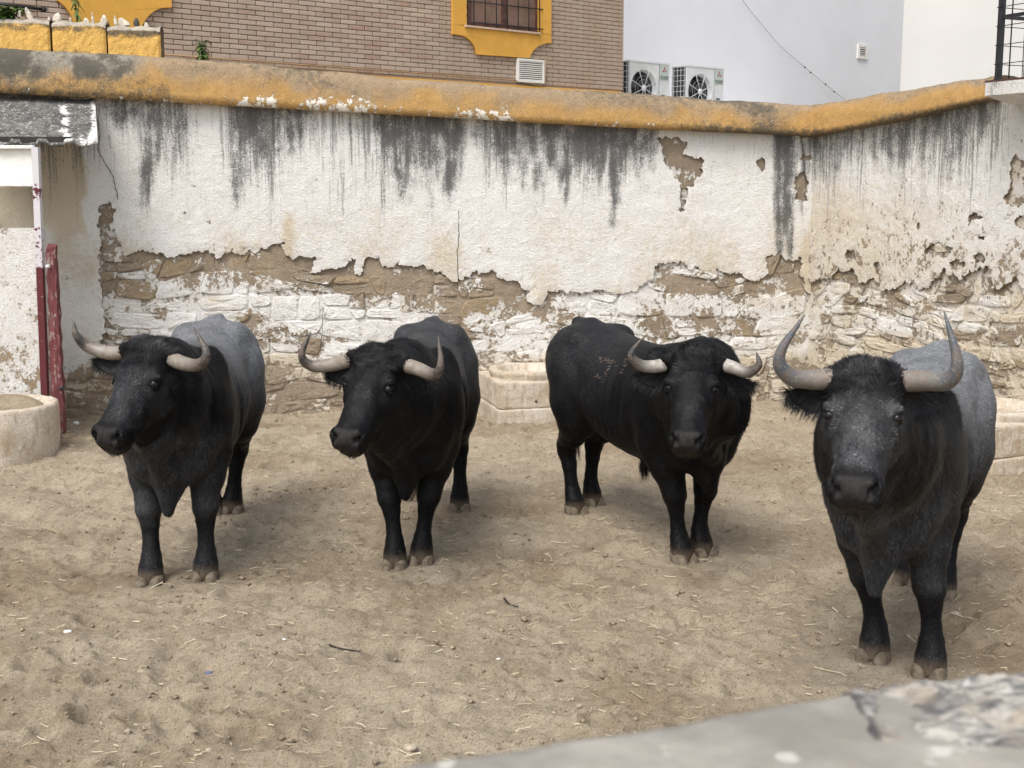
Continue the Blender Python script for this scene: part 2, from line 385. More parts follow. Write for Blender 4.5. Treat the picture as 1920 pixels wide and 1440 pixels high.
# ------------------------------------------------------------------ ground
HOOVES = []                       # filled from the animals' stance, read by the sand
BULLS = [
 dict(key='b1', wf=.93, H=(-1.894, 6.603, 1.394), yaw=-28.4, pit=50.7, rol=-5.0, sc=1.03, hd=-88.0, fr=[(282, 1096), (385, 1088)], hi=[(398, 965), (436, 962)], span=0.0,
      horn=[[(238, 661, 0), (205, 662, .0), (165, 650, .03), (143, 628, .06), (138, 602, .05)], [(318, 673, 0), (342, 681, .06), (372, 684, .14), (387, 662, .17), (363, 614, .13)]],
      ear=[(176, 678, .0), (378, 708, -.12)], grey=.95, face=.32, chest=.75, blk=.010),
 dict(key='b2', wf=.93, dw=.45, H=(-.704, 6.652, 1.349), yaw=-23.4, pit=47.3, rol=-5.0, sc=1.0, hd=-93.0, fr=[(740, 1065), (790, 1057)], hi=[(775, 938), (862, 958)], span=0.0,
      horn=[[(657, 673, 0), (622, 684, .0), (585, 686, .03), (566, 666, .06), (583, 622, .05)], [(762, 685, 0), (785, 692, .06), (812, 702, .13), (826, 686, .17), (822, 630, .13)]],
      ear=[(612, 702, .0), (800, 722, -.12)], grey=.34, face=.12, chest=.15, blk=.008),
 dict(key='b3', wf=.96, dw=.45, H=(.988, 6.882, 1.306), yaw=-13.4, pit=50.3, rol=-1.0, sc=1.0, hd=-63.8, fr=[(1282, 1054), (1318, 1041)], hi=[(1080, 963), (1112, 947)], span=0.0,
      horn=[[(1255, 683, 0), (1228, 687, .02), (1200, 684, .06), (1184, 664, .09), (1205, 633, .08)], [(1352, 681, 0), (1374, 689, .02), (1402, 698, .06), (1423, 684, .09), (1418, 660, .08)]],
      ear=[(1196, 708, -.04), (1412, 722, .0)], grey=.16, face=.12, chest=.03, blk=.008),
 dict(key='b4', wf=.88, dx=-.04, H=(1.394, 4.978, 1.50), yaw=-20.0, pit=46.0, rol=1.1, sc=1.04, hd=-117.0, fr=[(1638, 1238), (1742, 1268)], hi=[(1700, 1096), (1766, 1122)], span=0.0,
      horn=[[(1560, 708, 0), (1520, 712, .02), (1478, 704, .07), (1462, 665, .10), (1509, 590, .07)], [(1696, 713, 0), (1735, 714, .05), (1777, 714, .11), (1795, 678, .14), (1770, 583, .10)]],
      ear=[(1480, 738, -.02), (1778, 746, -.06)], grey=1.0, face=.66, chest=.9, blk=.013)]
for b in BULLS:
    b['fw'] = [gnd(*q) for q in b['fr']]; b['hw'] = [gnd(*q) for q in b['hi']]
    for q in b['fw'] + b['hw']: HOOVES.append((q[0], q[1]))
HOOVES = np.array(HOOVES)

prints = []
for i in range(620):
    y = 2.2 + 11 * random.random() ** 1.2; x = random.uniform(-.55, .55) * y
    prints.append((x, y, random.uniform(.05, .10), random.uniform(.05, .085), random.uniform(0, 3.14), random.uniform(.018, .045)))
def ground_h(x, y):
    wx = x + .35 * vnoise(x * .9, y * .9, seed=5); wy = y + .35 * vnoise(x * .9 + 7, y * .9, seed=6)
    h = .040 * fbm(wx * 1.1, wy * 1.6, o=3, seed=11)
    h += .042 * fbm(wx * 2.7 + .8 * wy, wy * 4.2, o=4, seed=21)
    r = 1 - np.abs(fbm(wx * 2.5 + wy * .9, wy * 3.4, o=2, seed=27)) * 2; h += .016 * r
    h += .026 * fbm(x * 10, y * 11, o=4, seed=31, g=.62)
    h += .012 * fbm(x * 27, y * 27, o=2, seed=41)
    for (px, py, a, b_, t, d) in prints:
        m = (np.abs(x - px) < .3) & (np.abs(y - py) < .3)
        if not m.any(): continue
        dx, dy = x[m] - px, y[m] - py; c, s = math.cos(t), math.sin(t)
        u, v = (dx * c + dy * s) / a, (-dx * s + dy * c) / b_
        r2 = u * u + v * v
        h[m] += -d * np.exp(-r2 ** 1.6) + .45 * d * np.exp(-((np.sqrt(r2) - 1.45) / .38) ** 2)
    d = np.full(x.shape, 9.0)
    for hx, hy in HOOVES: d = np.minimum(d, np.hypot(x - hx, y - hy))
    k = sstep(.10, .38, d)
    h = h * k + (1 - k) * (.012 - .012 * sstep(0, .1, d)) + .018 * np.exp(-((d - .13) / .05) ** 2)
    return h
def axis(lo, hi, st, far):
    fine = np.arange(lo, hi + 1e-6, st); e = np.array([.3, .8, 2, 5, 12, 30, 80, 200, far])
    return np.concatenate([lo - e[::-1], fine, hi + e])
gx = axis(-6.4, 6.4, .0205, 500); gy = axis(1.6, 13.9, .03, 500); gy = np.concatenate([gy[gy < 1.6 - 1e-6], np.arange(1.6, 7.6, .0165), gy[gy > 7.6]])
GX, GY = np.meshgrid(gx, gy, indexing='ij')
GZ = ground_h(GX, GY)
farm = np.maximum(np.maximum(-6.4 - GX, GX - 6.4), np.maximum(1.6 - GY, GY - 13.9)); GZ = GZ * (farm <= 0)
# the yard's sand banks up a little against the walls' feet and the tub
DAMP = np.zeros_like(GX)
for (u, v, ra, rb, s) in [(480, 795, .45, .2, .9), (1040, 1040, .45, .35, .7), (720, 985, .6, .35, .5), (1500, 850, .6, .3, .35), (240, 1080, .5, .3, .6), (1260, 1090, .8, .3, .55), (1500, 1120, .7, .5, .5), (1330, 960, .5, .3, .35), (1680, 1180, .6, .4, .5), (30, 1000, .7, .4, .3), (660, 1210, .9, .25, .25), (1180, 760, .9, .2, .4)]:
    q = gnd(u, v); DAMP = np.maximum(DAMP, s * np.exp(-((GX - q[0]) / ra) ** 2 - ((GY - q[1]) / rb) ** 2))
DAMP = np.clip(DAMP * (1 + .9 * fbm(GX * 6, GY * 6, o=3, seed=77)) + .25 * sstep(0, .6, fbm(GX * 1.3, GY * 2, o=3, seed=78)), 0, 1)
nx, ny = GX.shape
ii, jj = np.meshgrid(np.arange(nx - 1), np.arange(ny - 1), indexing='ij')
Qg = np.stack([ii * ny + jj, (ii + 1) * ny + jj, (ii + 1) * ny + jj + 1, ii * ny + jj + 1], -1).reshape(-1, 4)
ground = make_mesh('ground', np.stack([GX, GY, GZ], -1), Qg, None, M_SAND, attrs={'damp': DAMP.ravel()})
tag(ground, 'trampled pale brown sand of the corral with hoof marks', kind='structure')
def gz(x, y): return float(ground_h(np.array([float(x)]), np.array([float(y)]))[0])

# ------------------------------------------------------------------ masonry walls
def seg_dist(P, poly):
    """signed distance to closed polygon, positive inside"""
    poly = np.asarray(poly, float); n = len(poly); d = np.full(len(P), 1e9); ins = np.zeros(len(P), bool)
    for i in range(n):
        a, b = poly[i], poly[(i + 1) % n]; ab = b - a; ap = P - a
        t = np.clip((ap @ ab) / (ab @ ab + 1e-12), 0, 1); q = ap - t[:, None] * ab
        d = np.minimum(d, np.einsum('ij,ij->i', q, q))
        c = ((a[1] > P[:, 1]) != (b[1] > P[:, 1]))
        xi = a[0] + (P[:, 1] - a[1]) / (b[1] - a[1] + 1e-12) * (b[0] - a[0]); ins ^= c & (P[:, 0] < xi)
    return np.where(ins, 1, -1) * np.sqrt(d)

CORNER = np.array([.2325 * 12.93, 12.93]); LEFT = np.array([-.47 * 12.0, 12.0])
t_main = .116
y0m = 12.93 * (1 - .2325 * t_main)
def main_xy(u): y = y0m / (1 - u * t_main); return np.array([u * y, y])
LEFT = main_xy(-.47)
RIGHT_END = CORNER + (np.array([4.055, 10.7]) - CORNER) / 2.47 * 6.0
class WallFrame:
    def __init__(s, A, B):
        s.A = np.array([*A, 0.0]); d = np.array([*(B - A), 0.0]); s.L = np.linalg.norm(d); s.d = d / s.L
        s.n = np.array([s.d[1], -s.d[0], 0.0])                      # towards the yard
    def pt(s, a, z, off=0.0):
        a = np.asarray(a, float); return s.A + a[..., None] * s.d + np.stack([np.zeros_like(a), np.zeros_like(a), np.broadcast_to(z, a.shape)], -1) + np.asarray(off)[..., None] * s.n
    def from_px(s, u, v, off=0.0):
        r = ray(u, v); C = np.array([0, 0, CAM_H]); k = ((s.A + s.n * off - C) @ s.n) / (r @ s.n); P = C + r * k
        return np.array([(P - s.A) @ s.d, P[2]])
WM = WallFrame(LEFT, CORNER); WR = WallFrame(CORNER, RIGHT_END)
def top_main(a): return np.interp(a, TMa, TMz)
_k = [WM.from_px(u, v) for u, v in [(-60, 172), (0, 176), (560, 206), (760, 217), (1162, 240), (1515, 257)]]
TMa = [q[0] for q in _k]; TMz = [q[1] for q in _k]; TMa[-1] = WM.L
_k = [WR.from_px(u, v) for u, v in [(1528, 258), (1700, 228), (1870, 190)]]
TRa = [q[0] for q in _k] + [WR.L]; TRz = [q[1] for q in _k] + [_k[-1][1]]; TRa[0] = 0
def top_right(a): return np.interp(a, TRa, TRz)

PLASTER_EDGE = [(205, 378), (217, 376), (213, 400), (210, 430), (224, 455), (237, 477), (260, 469), (304, 479), (317, 487), (350, 475), (383, 471), (412, 481), (433, 477), (467, 473), (500, 462), (529, 452), (533, 473), (542, 480), (560, 482), (596, 479), (590, 495), (581, 512), (617, 506), (642, 500), (658, 485), (672, 520), (684, 485), (700, 483), (721, 498), (783, 498), (817, 504), (842, 521), (862, 529), (887, 510), (917, 510), (942, 523), (971, 525), (979, 537), (994, 544), (988, 567), (1004, 579), (1021, 567), (1025, 544), (1067, 546), (1087, 550), (1125, 540), (1175, 548), (1202, 537), (1229, 517), (1231, 496), (1279, 492), (1329, 510), (1358, 510), (1392, 517), (1421, 529), (1442, 512), (1437, 483), (1454, 477), (1479, 487), (1500, 487), (1506, 540), (1530, 554)]
polyM = [(-60, 150), (1545, 150), (1545, 554)] + PLASTER_EDGE[::-1][:-2] + [(190, 384), (186, 420), (190, 470), (184, 510), (190, 560), (196, 600), (192, 640), (200, 680), (180, 700), (150, 715), (110, 705), (70, 715), (-60, 715)]
holesM = [[(1232, 258), (1262, 255), (1290, 268), (1285, 290), (1318, 300), (1305, 340), (1285, 350), (1288, 392), (1275, 395), (1274, 350), (1262, 320), (1240, 285)],
          [(1418, 300), (1430, 297), (1437, 308), (1428, 320), (1418, 314)], [(1446, 478), (1460, 476), (1478, 500), (1466, 515), (1440, 510)], [(1497, 290), (1520, 290), (1520, 302), (1500, 302)], [(1490, 335), (1512, 325), (1514, 350), (1508, 380), (1492, 372)],
          [(650, 490), (662, 486), (664, 500), (655, 515)], [(195, 392), (205, 385), (214, 398), (206, 420), (205, 470), (192, 470), (188, 420)]]
polyR = [(1500, 140), (2300, 140), (2300, 600), (1930, 560), (1905, 520), (1870, 545), (1850, 500), (1800, 520), (1770, 505), (1740, 540), (1700, 528), (1660, 545), (1640, 520), (1620, 530), (1600, 500), (1585, 512), (1572, 505), (1560, 520), (1540, 522), (1500, 530)]
holesR = [[(1905, 290), (1925, 300), (1925, 380), (1885, 390), (1880, 370), (1895, 350), (1893, 320)], [(1830, 395), (1845, 412), (1815, 415)], [(1720, 418), (1727, 416), (1725, 432), (1717, 430)], [(1832, 442), (1850, 445), (1845, 455), (1835, 452)],
          [(1735, 465), (1760, 450), (1790, 470), (1780, 490), (1750, 480)], [(1830, 480), (1852, 478), (1850, 500), (1835, 498)], [(1905, 412), (1920, 405), (1925, 425), (1908, 425)], [(1588, 470), (1600, 462), (1605, 480), (1592, 490)], [(1780, 490), (1800, 484), (1812, 500), (1790, 505)], [(1640, 500), (1655, 494), (1650, 512)]]

STREAKS_M = [(275, 16, 440, .85), (292, 10, 330, .6), (320, 9, 320, .6), (345, 14, 290, .6), (232, 14, 260, .5), (455, 22, 430, .75), (482, 8, 360, .45), (530, 14, 250, .5), (552, 15, 330, .6), (575, 8, 400, .3), (640, 6, 300, .2), (725, 16, 350, .7), (752, 16, 400, .8), (790, 12, 380, .7), (842, 13, 400, .95), (858, 8, 440, .5), (905, 12, 290, .5), (938, 11, 330, .55), (985, 14, 340, .6), (1010, 14, 420, .85), (1045, 12, 330, .6), (1072, 16, 350, .75), (1102, 8, 360, .85), (1150, 11, 460, 1.0), (1175, 11, 340, .6), (1215, 10, 280, .5), (1472, 13, 475, 1.15), (1490, 8, 330, .7), (1503, 6, 460, .7), (1240, 5, 300, .3), (30, 30, 300, .6), (150, 18, 270, .5)]
BAND_M = [(0, 1, 60), (100, 1, 60), (130, .5, 40), (170, .3, 30), (215, .75, 60), (300, .7, 90), (350, .6, 70), (385, .15, 20), (420, .3, 30), (450, .95, 90), (530, .8, 80), (570, .7, 60), (610, .2, 30), (640, .45, 35), (690, .3, 40), (715, .9, 80), (800, .85, 90), (860, .85, 80), (880, .45, 40), (930, .8, 60), (990, .9, 80), (1060, .9, 90), (1180, .9, 90), (1225, .7, 60), (1245, .1, 15), (1440, .1, 12), (1458, .95, 220), (1485, .95, 200), (1500, .3, 40), (1530, .3, 40)]
def mould_main(U, V):
    top = np.interp(U, [0, 560, 760, 1162, 1515], [176, 206, 217, 240, 257]); dz = V - top
    b = np.interp(U, [q[0] for q in BAND_M], [q[1] for q in BAND_M]); ln = np.interp(U, [q[0] for q in BAND_M], [q[2] for q in BAND_M])
    n1 = fbm(U / 22, V / 160, o=3, seed=51); n2 = fbm(U / 9, V / 70, o=3, seed=52)
    m = 1.12 * b * (1 - sstep(.45, 1.9, dz / (ln * (1 + .9 * n1)))) * (.95 + .3 * n2)
    for (x, w, ye, s) in STREAKS_M:
        ys = np.interp(x, [0, 1515], [176, 257]); f = (V - ys) / (ye - ys)
        xx = U + 5 * vnoise(V / 35 + x, V * 0, seed=53)
        m = np.maximum(m, 1.1 * s * np.exp(-((xx - x) / (w * 1.35)) ** 2) * (1 - sstep(.45, 1.15, f)) * (.95 + .5 * n2))
    return np.clip(m, 0, 1.1)
def mould_right(U, V):
    top = np.interp(U, [1528, 1700, 1870, 2200], [258, 228, 190, 130]); dz = V - top
    b = np.interp(U, [1528, 1545, 1620, 1700, 1760, 1830, 1850, 1865, 1900], [.9, .7, .75, .85, .8, .8, .75, .35, .1]); ln = np.interp(U, [1528, 1560, 1640, 1700, 1790, 1850, 1870], [130, 95, 80, 110, 130, 60, 30])
    n1 = fbm(U / 18, V / 140, o=3, seed=61); n2 = fbm(U / 8, V / 60, o=3, seed=62)
    m = b * (1 - sstep(.3, 1.5, dz / (ln * (1 + .8 * n1)))) * (.9 + .3 * n2)
    for (x, w, ye, s) in [(1702, 12, 330, .8), (1795, 14, 300, .8), (1560, 6, 330, .4), (1530, 8, 300, .7)]:
        m = np.maximum(m, s * np.exp(-((U - x) / w) ** 2) * (1 - sstep(.6, 1.1, (V - 210) / (ye - 210))))
    return np.clip(m, 0, 1.1)

def build_wall(name, W, poly, holes, topf, st, mouldf, label, right):
    root = empty(name, (0, 0, 0), label=label, cat='wall')
    polyw = np.array([W.from_px(u, v, .03) for u, v in poly]); holew = [np.array([W.from_px(u, v, .03) for u, v in h]) for h in holes]
    if right:      # keep traced outline finite on the part that runs past the picture edge
        polyw[:, 0] = np.clip(polyw[:, 0], -.2, W.L + .3)
    ns = int(W.L / st) + 1; a = np.linspace(0, W.L, ns)
    zt = topf(a) + .04; nz = int(3.2 / st)
    A = np.repeat(a[:, None], nz, 1); Z = np.linspace(-.12, 1, nz)[None, :] ** 1.0
    Z = -.12 + (np.linspace(0, 1, nz)[None, :]) * (zt[:, None] + .12)
    P2 = np.stack([A.ravel(), Z.ravel()], -1)
    def sdf(Pq):
        w = Pq + .030 * np.stack([fbm(Pq[:, 0] * 9, Pq[:, 1] * 9, o=3, seed=71), fbm(Pq[:, 0] * 9 + 40, Pq[:, 1] * 9, o=3, seed=72)], -1) + .020 * np.stack([fbm(Pq[:, 0] * 30, Pq[:, 1] * 34, o=2, seed=73), fbm(Pq[:, 0] * 34 + 9, Pq[:, 1] * 34, o=2, seed=74)], -1)
        s_ = seg_dist(w, polyw)
        for h in holew: s_ = np.minimum(s_, -seg_dist(w, h))
        for (sc_, rt, am) in ((17.0, .5, .034), (31.0, 1.1, .024)):
            qx, qz = (w[:, 0] * math.cos(rt) - w[:, 1] * math.sin(rt)) * sc_, (w[:, 0] * math.sin(rt) + w[:, 1] * math.cos(rt)) * sc_ * 1.4
            s_ = s_ + am * (_h(np.floor(qx).astype(np.int64), np.floor(qz).astype(np.int64), 3, 9) - .5)
        if right:
            pass
        return s_
    s0 = sdf(P2)
    gxx = (sdf(P2 + [st * .5, 0]) - sdf(P2 - [st * .5, 0])) / st; gzz = (sdf(P2 + [0, st * .5]) - sdf(P2 - [0, st * .5])) / st
    idx = np.arange(ns * nz).reshape(ns, nz)
    quads = np.stack([idx[:-1, :-1], idx[1:, :-1], idx[1:, 1:], idx[:-1, 1:]], -1).reshape(-1, 4)
    keep = s0[quads].mean(1) > 0; quads = quads[keep]
    # pull border vertices on to the zero contour
    gl = np.hypot(gxx, gzz) + 1e-6; mv = np.clip(-s0 / np.maximum(gl, .5), -st * .55, st * .55)
    used = np.zeros(len(P2), bool); used[quads.ravel()] = True
    e = np.concatenate([quads[:, [0, 1]], quads[:, [1, 2]], quads[:, [2, 3]], quads[:, [3, 0]]])
    key = np.minimum(e[:, 0], e[:, 1]).astype(np.int64) * (ns * nz) + np.maximum(e[:, 0], e[:, 1])
    uq, inv, cnt = np.unique(key, return_inverse=True, return_counts=True); be = e[cnt[inv] == 1]
    bv = np.zeros(len(P2), bool); bv[be.ravel()] = True
    inner = (P2[:, 0] > st) & (P2[:, 0] < W.L - st) & (P2[:, 1] < (topf(P2[:, 0]) + .03)) & bv
    P3 = P2.copy(); P3[inner, 0] += (mv * gxx / gl)[inner]; P3[inner, 1] += (mv * gzz / gl)[inner]
    off = .044 + .012 * fbm(P3[:, 0] * 1.3, P3[:, 1] * 1.3, o=2, seed=81) + .006 * fbm(P3[:, 0] * 9, P3[:, 1] * 9, o=3, seed=82) + (.004 if right else .0025) * fbm(P3[:, 0] * 24, P3[:, 1] * 24, o=2, seed=83)
    edge = sstep(0, .03, s0); off = off - .004 * (1 - edge)
    V3 = W.pt(P3[:, 0], P3[:, 1], off); px = to_px(V3)
    mould = mouldf(px[:, 0], px[:, 1])
    if right:
        cream = .34 * (1 - sstep(1600, 1850, px[:, 0])) * sstep(300, 420, px[:, 1]) + .36 + .2 * fbm(P3[:, 0] * 2, P3[:, 1] * 2, o=3, seed=84); paint = .96 - .30 * sstep(330, 520, px[:, 1]) + 0 * cream
    else:
        cream = .24 + .45 * sstep(330, 480, px[:, 1]) * (.5 + fbm(P3[:, 0] * 3, P3[:, 1] * 2, o=3, seed=84)) + .45 * np.exp(-((px[:, 0] - 540) / 12) ** 2) * sstep(380, 420, px[:, 1])
        cream = cream + .75 * sstep(1490, 1525, px[:, 0]) * sstep(380, 500, px[:, 1])
        paint = 1.15 - .25 * (1 - sstep(0, .06, s0)); paint = paint - .45 * np.exp(-((px[:, 0] - 420) / 45) ** 2 - ((px[:, 1] - 465) / 14) ** 2) - .3 * np.exp(-((px[:, 0] - 920) / 30) ** 2 - ((px[:, 1] - 470) / 18) ** 2)
        # inner side under the shed roof: dull, dirty lime
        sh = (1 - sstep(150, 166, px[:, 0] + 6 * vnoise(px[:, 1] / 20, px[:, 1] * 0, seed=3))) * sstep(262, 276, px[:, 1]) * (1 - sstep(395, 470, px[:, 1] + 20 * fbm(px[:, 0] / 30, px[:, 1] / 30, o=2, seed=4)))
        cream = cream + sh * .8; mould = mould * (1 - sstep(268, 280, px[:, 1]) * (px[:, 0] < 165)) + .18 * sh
        paint = np.where(px[:, 0] < 200, paint - .75 * sstep(640, 720, px[:, 1] + .3 * px[:, 0] - 40), paint)
    topv = np.interp(px[:, 0], [0, 560, 760, 1162, 1515, 1700, 1870], [176, 206, 217, 240, 257, 228, 190]); dzv = px[:, 1] - topv
    dripv = (1 - sstep(20, 250, dzv * (1 + .5 * fbm(px[:, 0] / 14, px[:, 0] * 0, o=3, seed=301)))) * (.35 + .65 * sstep(-.35, .25, fbm(px[:, 0] / 55, px[:, 0] * 0 + 3, o=3, seed=302))) * (1 - (px[:, 0] > 1235) * (px[:, 0] < 1450) * .7)
    # back rim: border loop pushed into the wall
    bvi = np.unique(be.ravel()); mp = -np.ones(len(P2), int); mp[bvi] = len(P2) + np.arange(len(bvi))
    Vb = V3[bvi] - W.n * .060; mf = mp + len(bvi)
    side = np.stack([mf[be[:, 1]], mf[be[:, 0]], mp[be[:, 0]], mp[be[:, 1]]], -1)
    allV = np.concatenate([V3, Vb, V3[bvi] - W.n * .0015]); at_ = lambda x: np.concatenate([np.broadcast_to(x, len(P2)), np.broadcast_to(x, len(P2))[bvi], np.broadcast_to(x, len(P2))[bvi]])
    Qa = np.concatenate([quads, side]); us = np.unique(Qa.ravel()); re = -np.ones(len(allV), int); re[us] = np.arange(len(us))
    pa = at_(paint).copy(); pa[len(P2):] = .22
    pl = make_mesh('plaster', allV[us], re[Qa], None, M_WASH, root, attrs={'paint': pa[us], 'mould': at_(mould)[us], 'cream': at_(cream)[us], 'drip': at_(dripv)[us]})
    # bare mortar bed behind
    st2 = .022; n2 = int(W.L / st2) + 1; a2 = np.linspace(0, W.L, n2); m2 = int(2.3 / st2)
    A2 = np.repeat(a2[:, None], m2, 1); zt2 = topf(a2) - .02; Z2 = -.15 + np.linspace(0, 1, m2)[None, :] * (zt2[:, None] + .15)
    o2 = .012 + .012 * fbm(A2 * 3, Z2 * 3, o=3, seed=91) + .008 * fbm(A2 * 16, Z2 * 16, o=3, seed=92)
    def paint_low(P):
        px = to_px(P); U, V = px[..., 0], px[..., 1]
        edge = np.interp(U, [190, 300, 400, 530, 600, 700, 860, 1000, 1100, 1230, 1330, 1500, 1900], [450, 475, 475, 455, 500, 490, 515, 555, 545, 500, 505, 500, 520])
        d = V - edge
        p = .76 - .50 * (1 - sstep(20, 75, d)) * np.interp(U, [190, 330, 600, 900, 1000, 1100, 1200, 1300, 1500, 1560], [.6, .9, 1.0, 1.0, .7, .2, .35, .75, .9, .4])
        def blob(x, y, a, b, s): return s * np.exp(-((U - x) / a) ** 2 - ((V - y) / b) ** 2)
        p = p - blob(860, 600, 28, 70, .6) - blob(340, 520, 45, 30, .4) - blob(690, 540, 60, 25, .45) - blob(480, 500, 80, 35, .4) + blob(640, 560, 60, 50, .25) + blob(420, 540, 40, 20, .3) + blob(1110, 590, 90, 50, .2) + blob(760, 570, 35, 40, .2)
        p = p - blob(1310, 600, 24, 24, .6) - blob(1230, 610, 30, 30, .45) - blob(470, 590, 22, 15, .3) - blob(200, 560, 14, 110, .35) + blob(330, 610, 60, 30, .1)
        p = p - .42 * sstep(650, 740, V) * np.interp(U, [180, 500, 650, 900, 1100, 1500, 1900], [1.3, 1.35, 1.2, .75, .8, .7, .3])
        p = p + .62 * fbm(U / 52, V / 30, o=4, seed=95)
        if right: p = p + .06
        cr = .2 + .55 * sstep(600, 730, V) + .35 * fbm(U / 50, V / 40, o=3, seed=96) + (.45 if right else .25 * sstep(1300, 1500, U))
        if right: cr = cr - .05
        return p, cr
    Vc = W.pt(A2, Z2, o2); pc, cc = paint_low(Vc)
    id2 = np.arange(n2 * m2).reshape(n2, m2); q2 = np.stack([id2[:-1, :-1], id2[1:, :-1], id2[1:, 1:], id2[:-1, 1:]], -1).reshape(-1, 4)
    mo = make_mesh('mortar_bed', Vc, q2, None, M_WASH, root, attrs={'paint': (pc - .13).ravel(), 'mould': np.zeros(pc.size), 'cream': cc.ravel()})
    mb = MB(); mid = W.pt(np.array(W.L / 2), 1.2, -.27)
    ang = math.atan2(W.d[1], W.d[0]); mb.box(mid, (W.L, .42, 2.6), rotz(ang)); mb.build('wall_core', M_CONC, root)
    # rubble stones
    rr = np.random.default_rng(5 if right else 4); z = -.10; stones = []; row = 0
    while z < 2.05:
        h = rr.choice([.09, .12, .15, .19, .24]) * rr.uniform(.9, 1.1); x = -rr.uniform(0, .3)
        while x < W.L:
            w = rr.choice([.12, .18, .25, .34, .45]) * rr.uniform(.85, 1.15)
            if h > .17 and rr.random() < .4: k_ = rr.uniform(.35, .65); stones.append((x, z, w, h * k_)); stones.append((x, z + h * k_, w, h * (1 - k_)))
            else: stones.append((x, z, w, h))
            x += w
        z += h; row += 1
    cand = []
    for (x, z, w, h) in stones:
        if x < .02 or x + w > W.L - .02: continue
        wob = lambda X, Z_: Z_ + .07 * float(vnoise(np.array([X * 1.7]), np.array([Z_ * 2.0]), seed=97)[0])
        cs = []
        for (X, Z_) in ((x, z), (x + w, z), (x + w, z + h), (x, z + h)):
            hx = math.sin(X * 91.7 + Z_ * 47.3) * .045; hz = math.sin(X * 53.1 + Z_ * 71.9) * .034; cs.append((X + hx, wob(X, Z_) + hz))
        cs = np.array(cs); c = cs.mean(0); s_ = sdf(c[None])[0]
        if s_ > -.03 or c[1] < -.08: continue
        if c[0] > 0 and W.pt(np.array(c[0]), c[1], 0)[0] < -4.6: continue
        cand.append((cs, c, w, h))
    if len(cand) > 290: cand = [cand[i] for i in sorted(rr.choice(len(cand), 290, replace=False))]
    for cs, c, w, h in cand:
        P = cs.copy()
        for it in range(2):
            nP = []
            rq = rr.uniform(.08, .24, 16)
            for k in range(len(P)):
                A_, B_ = P[k], P[(k + 1) % len(P)]; q_ = .22 if it else rq[k]; nP += [A_ * (1 - q_) + B_ * q_, A_ * q_ + B_ * (1 - q_)]
            P = np.array(nP)
        P = P[::1]; nP_ = len(P); dirv = P - c; ln = np.linalg.norm(dirv, axis=1, keepdims=True)
        P = c + dirv * (1 - (.003 + .007 * rr.random()) / ln) * (1 + .09 * (rr.random((nP_, 1)) - .5))
        pr = rr.uniform(.014, .034); tilt = rr.uniform(-.07, .07, 2)
        def ring(k, o): 
            q = c + (P - c) * k; oo = o + rr.uniform(-.003, .003, nP_) + (q - c) @ tilt + .006 * fbm(q[:, 0] * 14, q[:, 1] * 14, o=2, seed=98); return W.pt(q[:, 0], q[:, 1], oo)
        rings = [W.pt(P[:, 0], P[:, 1], np.full(nP_, -.03)), ring(1.0, pr - .010), ring(.90, pr), ring(.5, pr + rr.uniform(-.004, .006))]
        cc_ = W.pt(np.array([c[0]]), np.array([c[1]]), np.array([pr + rr.uniform(-.006, .008)]))
        V = np.concatenate(rings + [cc_]); Q = []
        for r_ in range(3):
            for k in range(nP_): Q.append([r_ * nP_ + k, r_ * nP_ + (k + 1) % nP_, (r_ + 1) * nP_ + (k + 1) % nP_, (r_ + 1) * nP_ + k])
        T = [[3 * nP_ + k, 3 * nP_ + (k + 1) % nP_, 4 * nP_] for k in range(nP_)]
        pp, cr = paint_low(V); bias = rr.normal(0, .08); bias -= .45 * (rr.random() < .05)
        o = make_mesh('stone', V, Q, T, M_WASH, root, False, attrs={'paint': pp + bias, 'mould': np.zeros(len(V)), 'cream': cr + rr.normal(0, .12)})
    return root

M_CRACK = simple('crack_shadow_dirt', (.09, .075, .06), .95)  # dark tube colour stands in for the shade and dirt of open cracks
wall_main = build_wall('corral_wall', WM, polyM, holesM, top_main, .0155, mould_main, 'long whitewashed rubble wall with fallen plaster and black mould runs behind the bulls', False)
wall_right = build_wall('corral_wall', WR, polyR, holesR, top_right, .0155, mould_right, 'cream stained rubble wall at right running towards the viewer with many small plaster holes', True)

for pts in ([(171, 186), (178, 215), (187, 245), (185, 272), (192, 298), (208, 322), (216, 348), (221, 374)], [(857, 395), (858, 440), (856, 490), (859, 527)], [(604, 575), (606, 610), (603, 650)], [(1505, 262), (1508, 310), (1512, 360)]):
    P = [WM.pt(np.array(a_), z_, .050) for a_, z_ in (WM.from_px(u + random.uniform(-2, 2), v, .05) for u, v in pts)]; m = MB(); sp = spline(P, 40); sp = sp + WM.d * (.012 * fbm(sp[:, 2] * 22, sp[:, 2] * 0 + pts[0][0], o=3, seed=6))[:, None]
    m.tube(sp, 0.002 + .0025 * np.abs(np.sin(np.arange(40) * 1.3)), 5); m.build('crack', M_CRACK, wall_main)
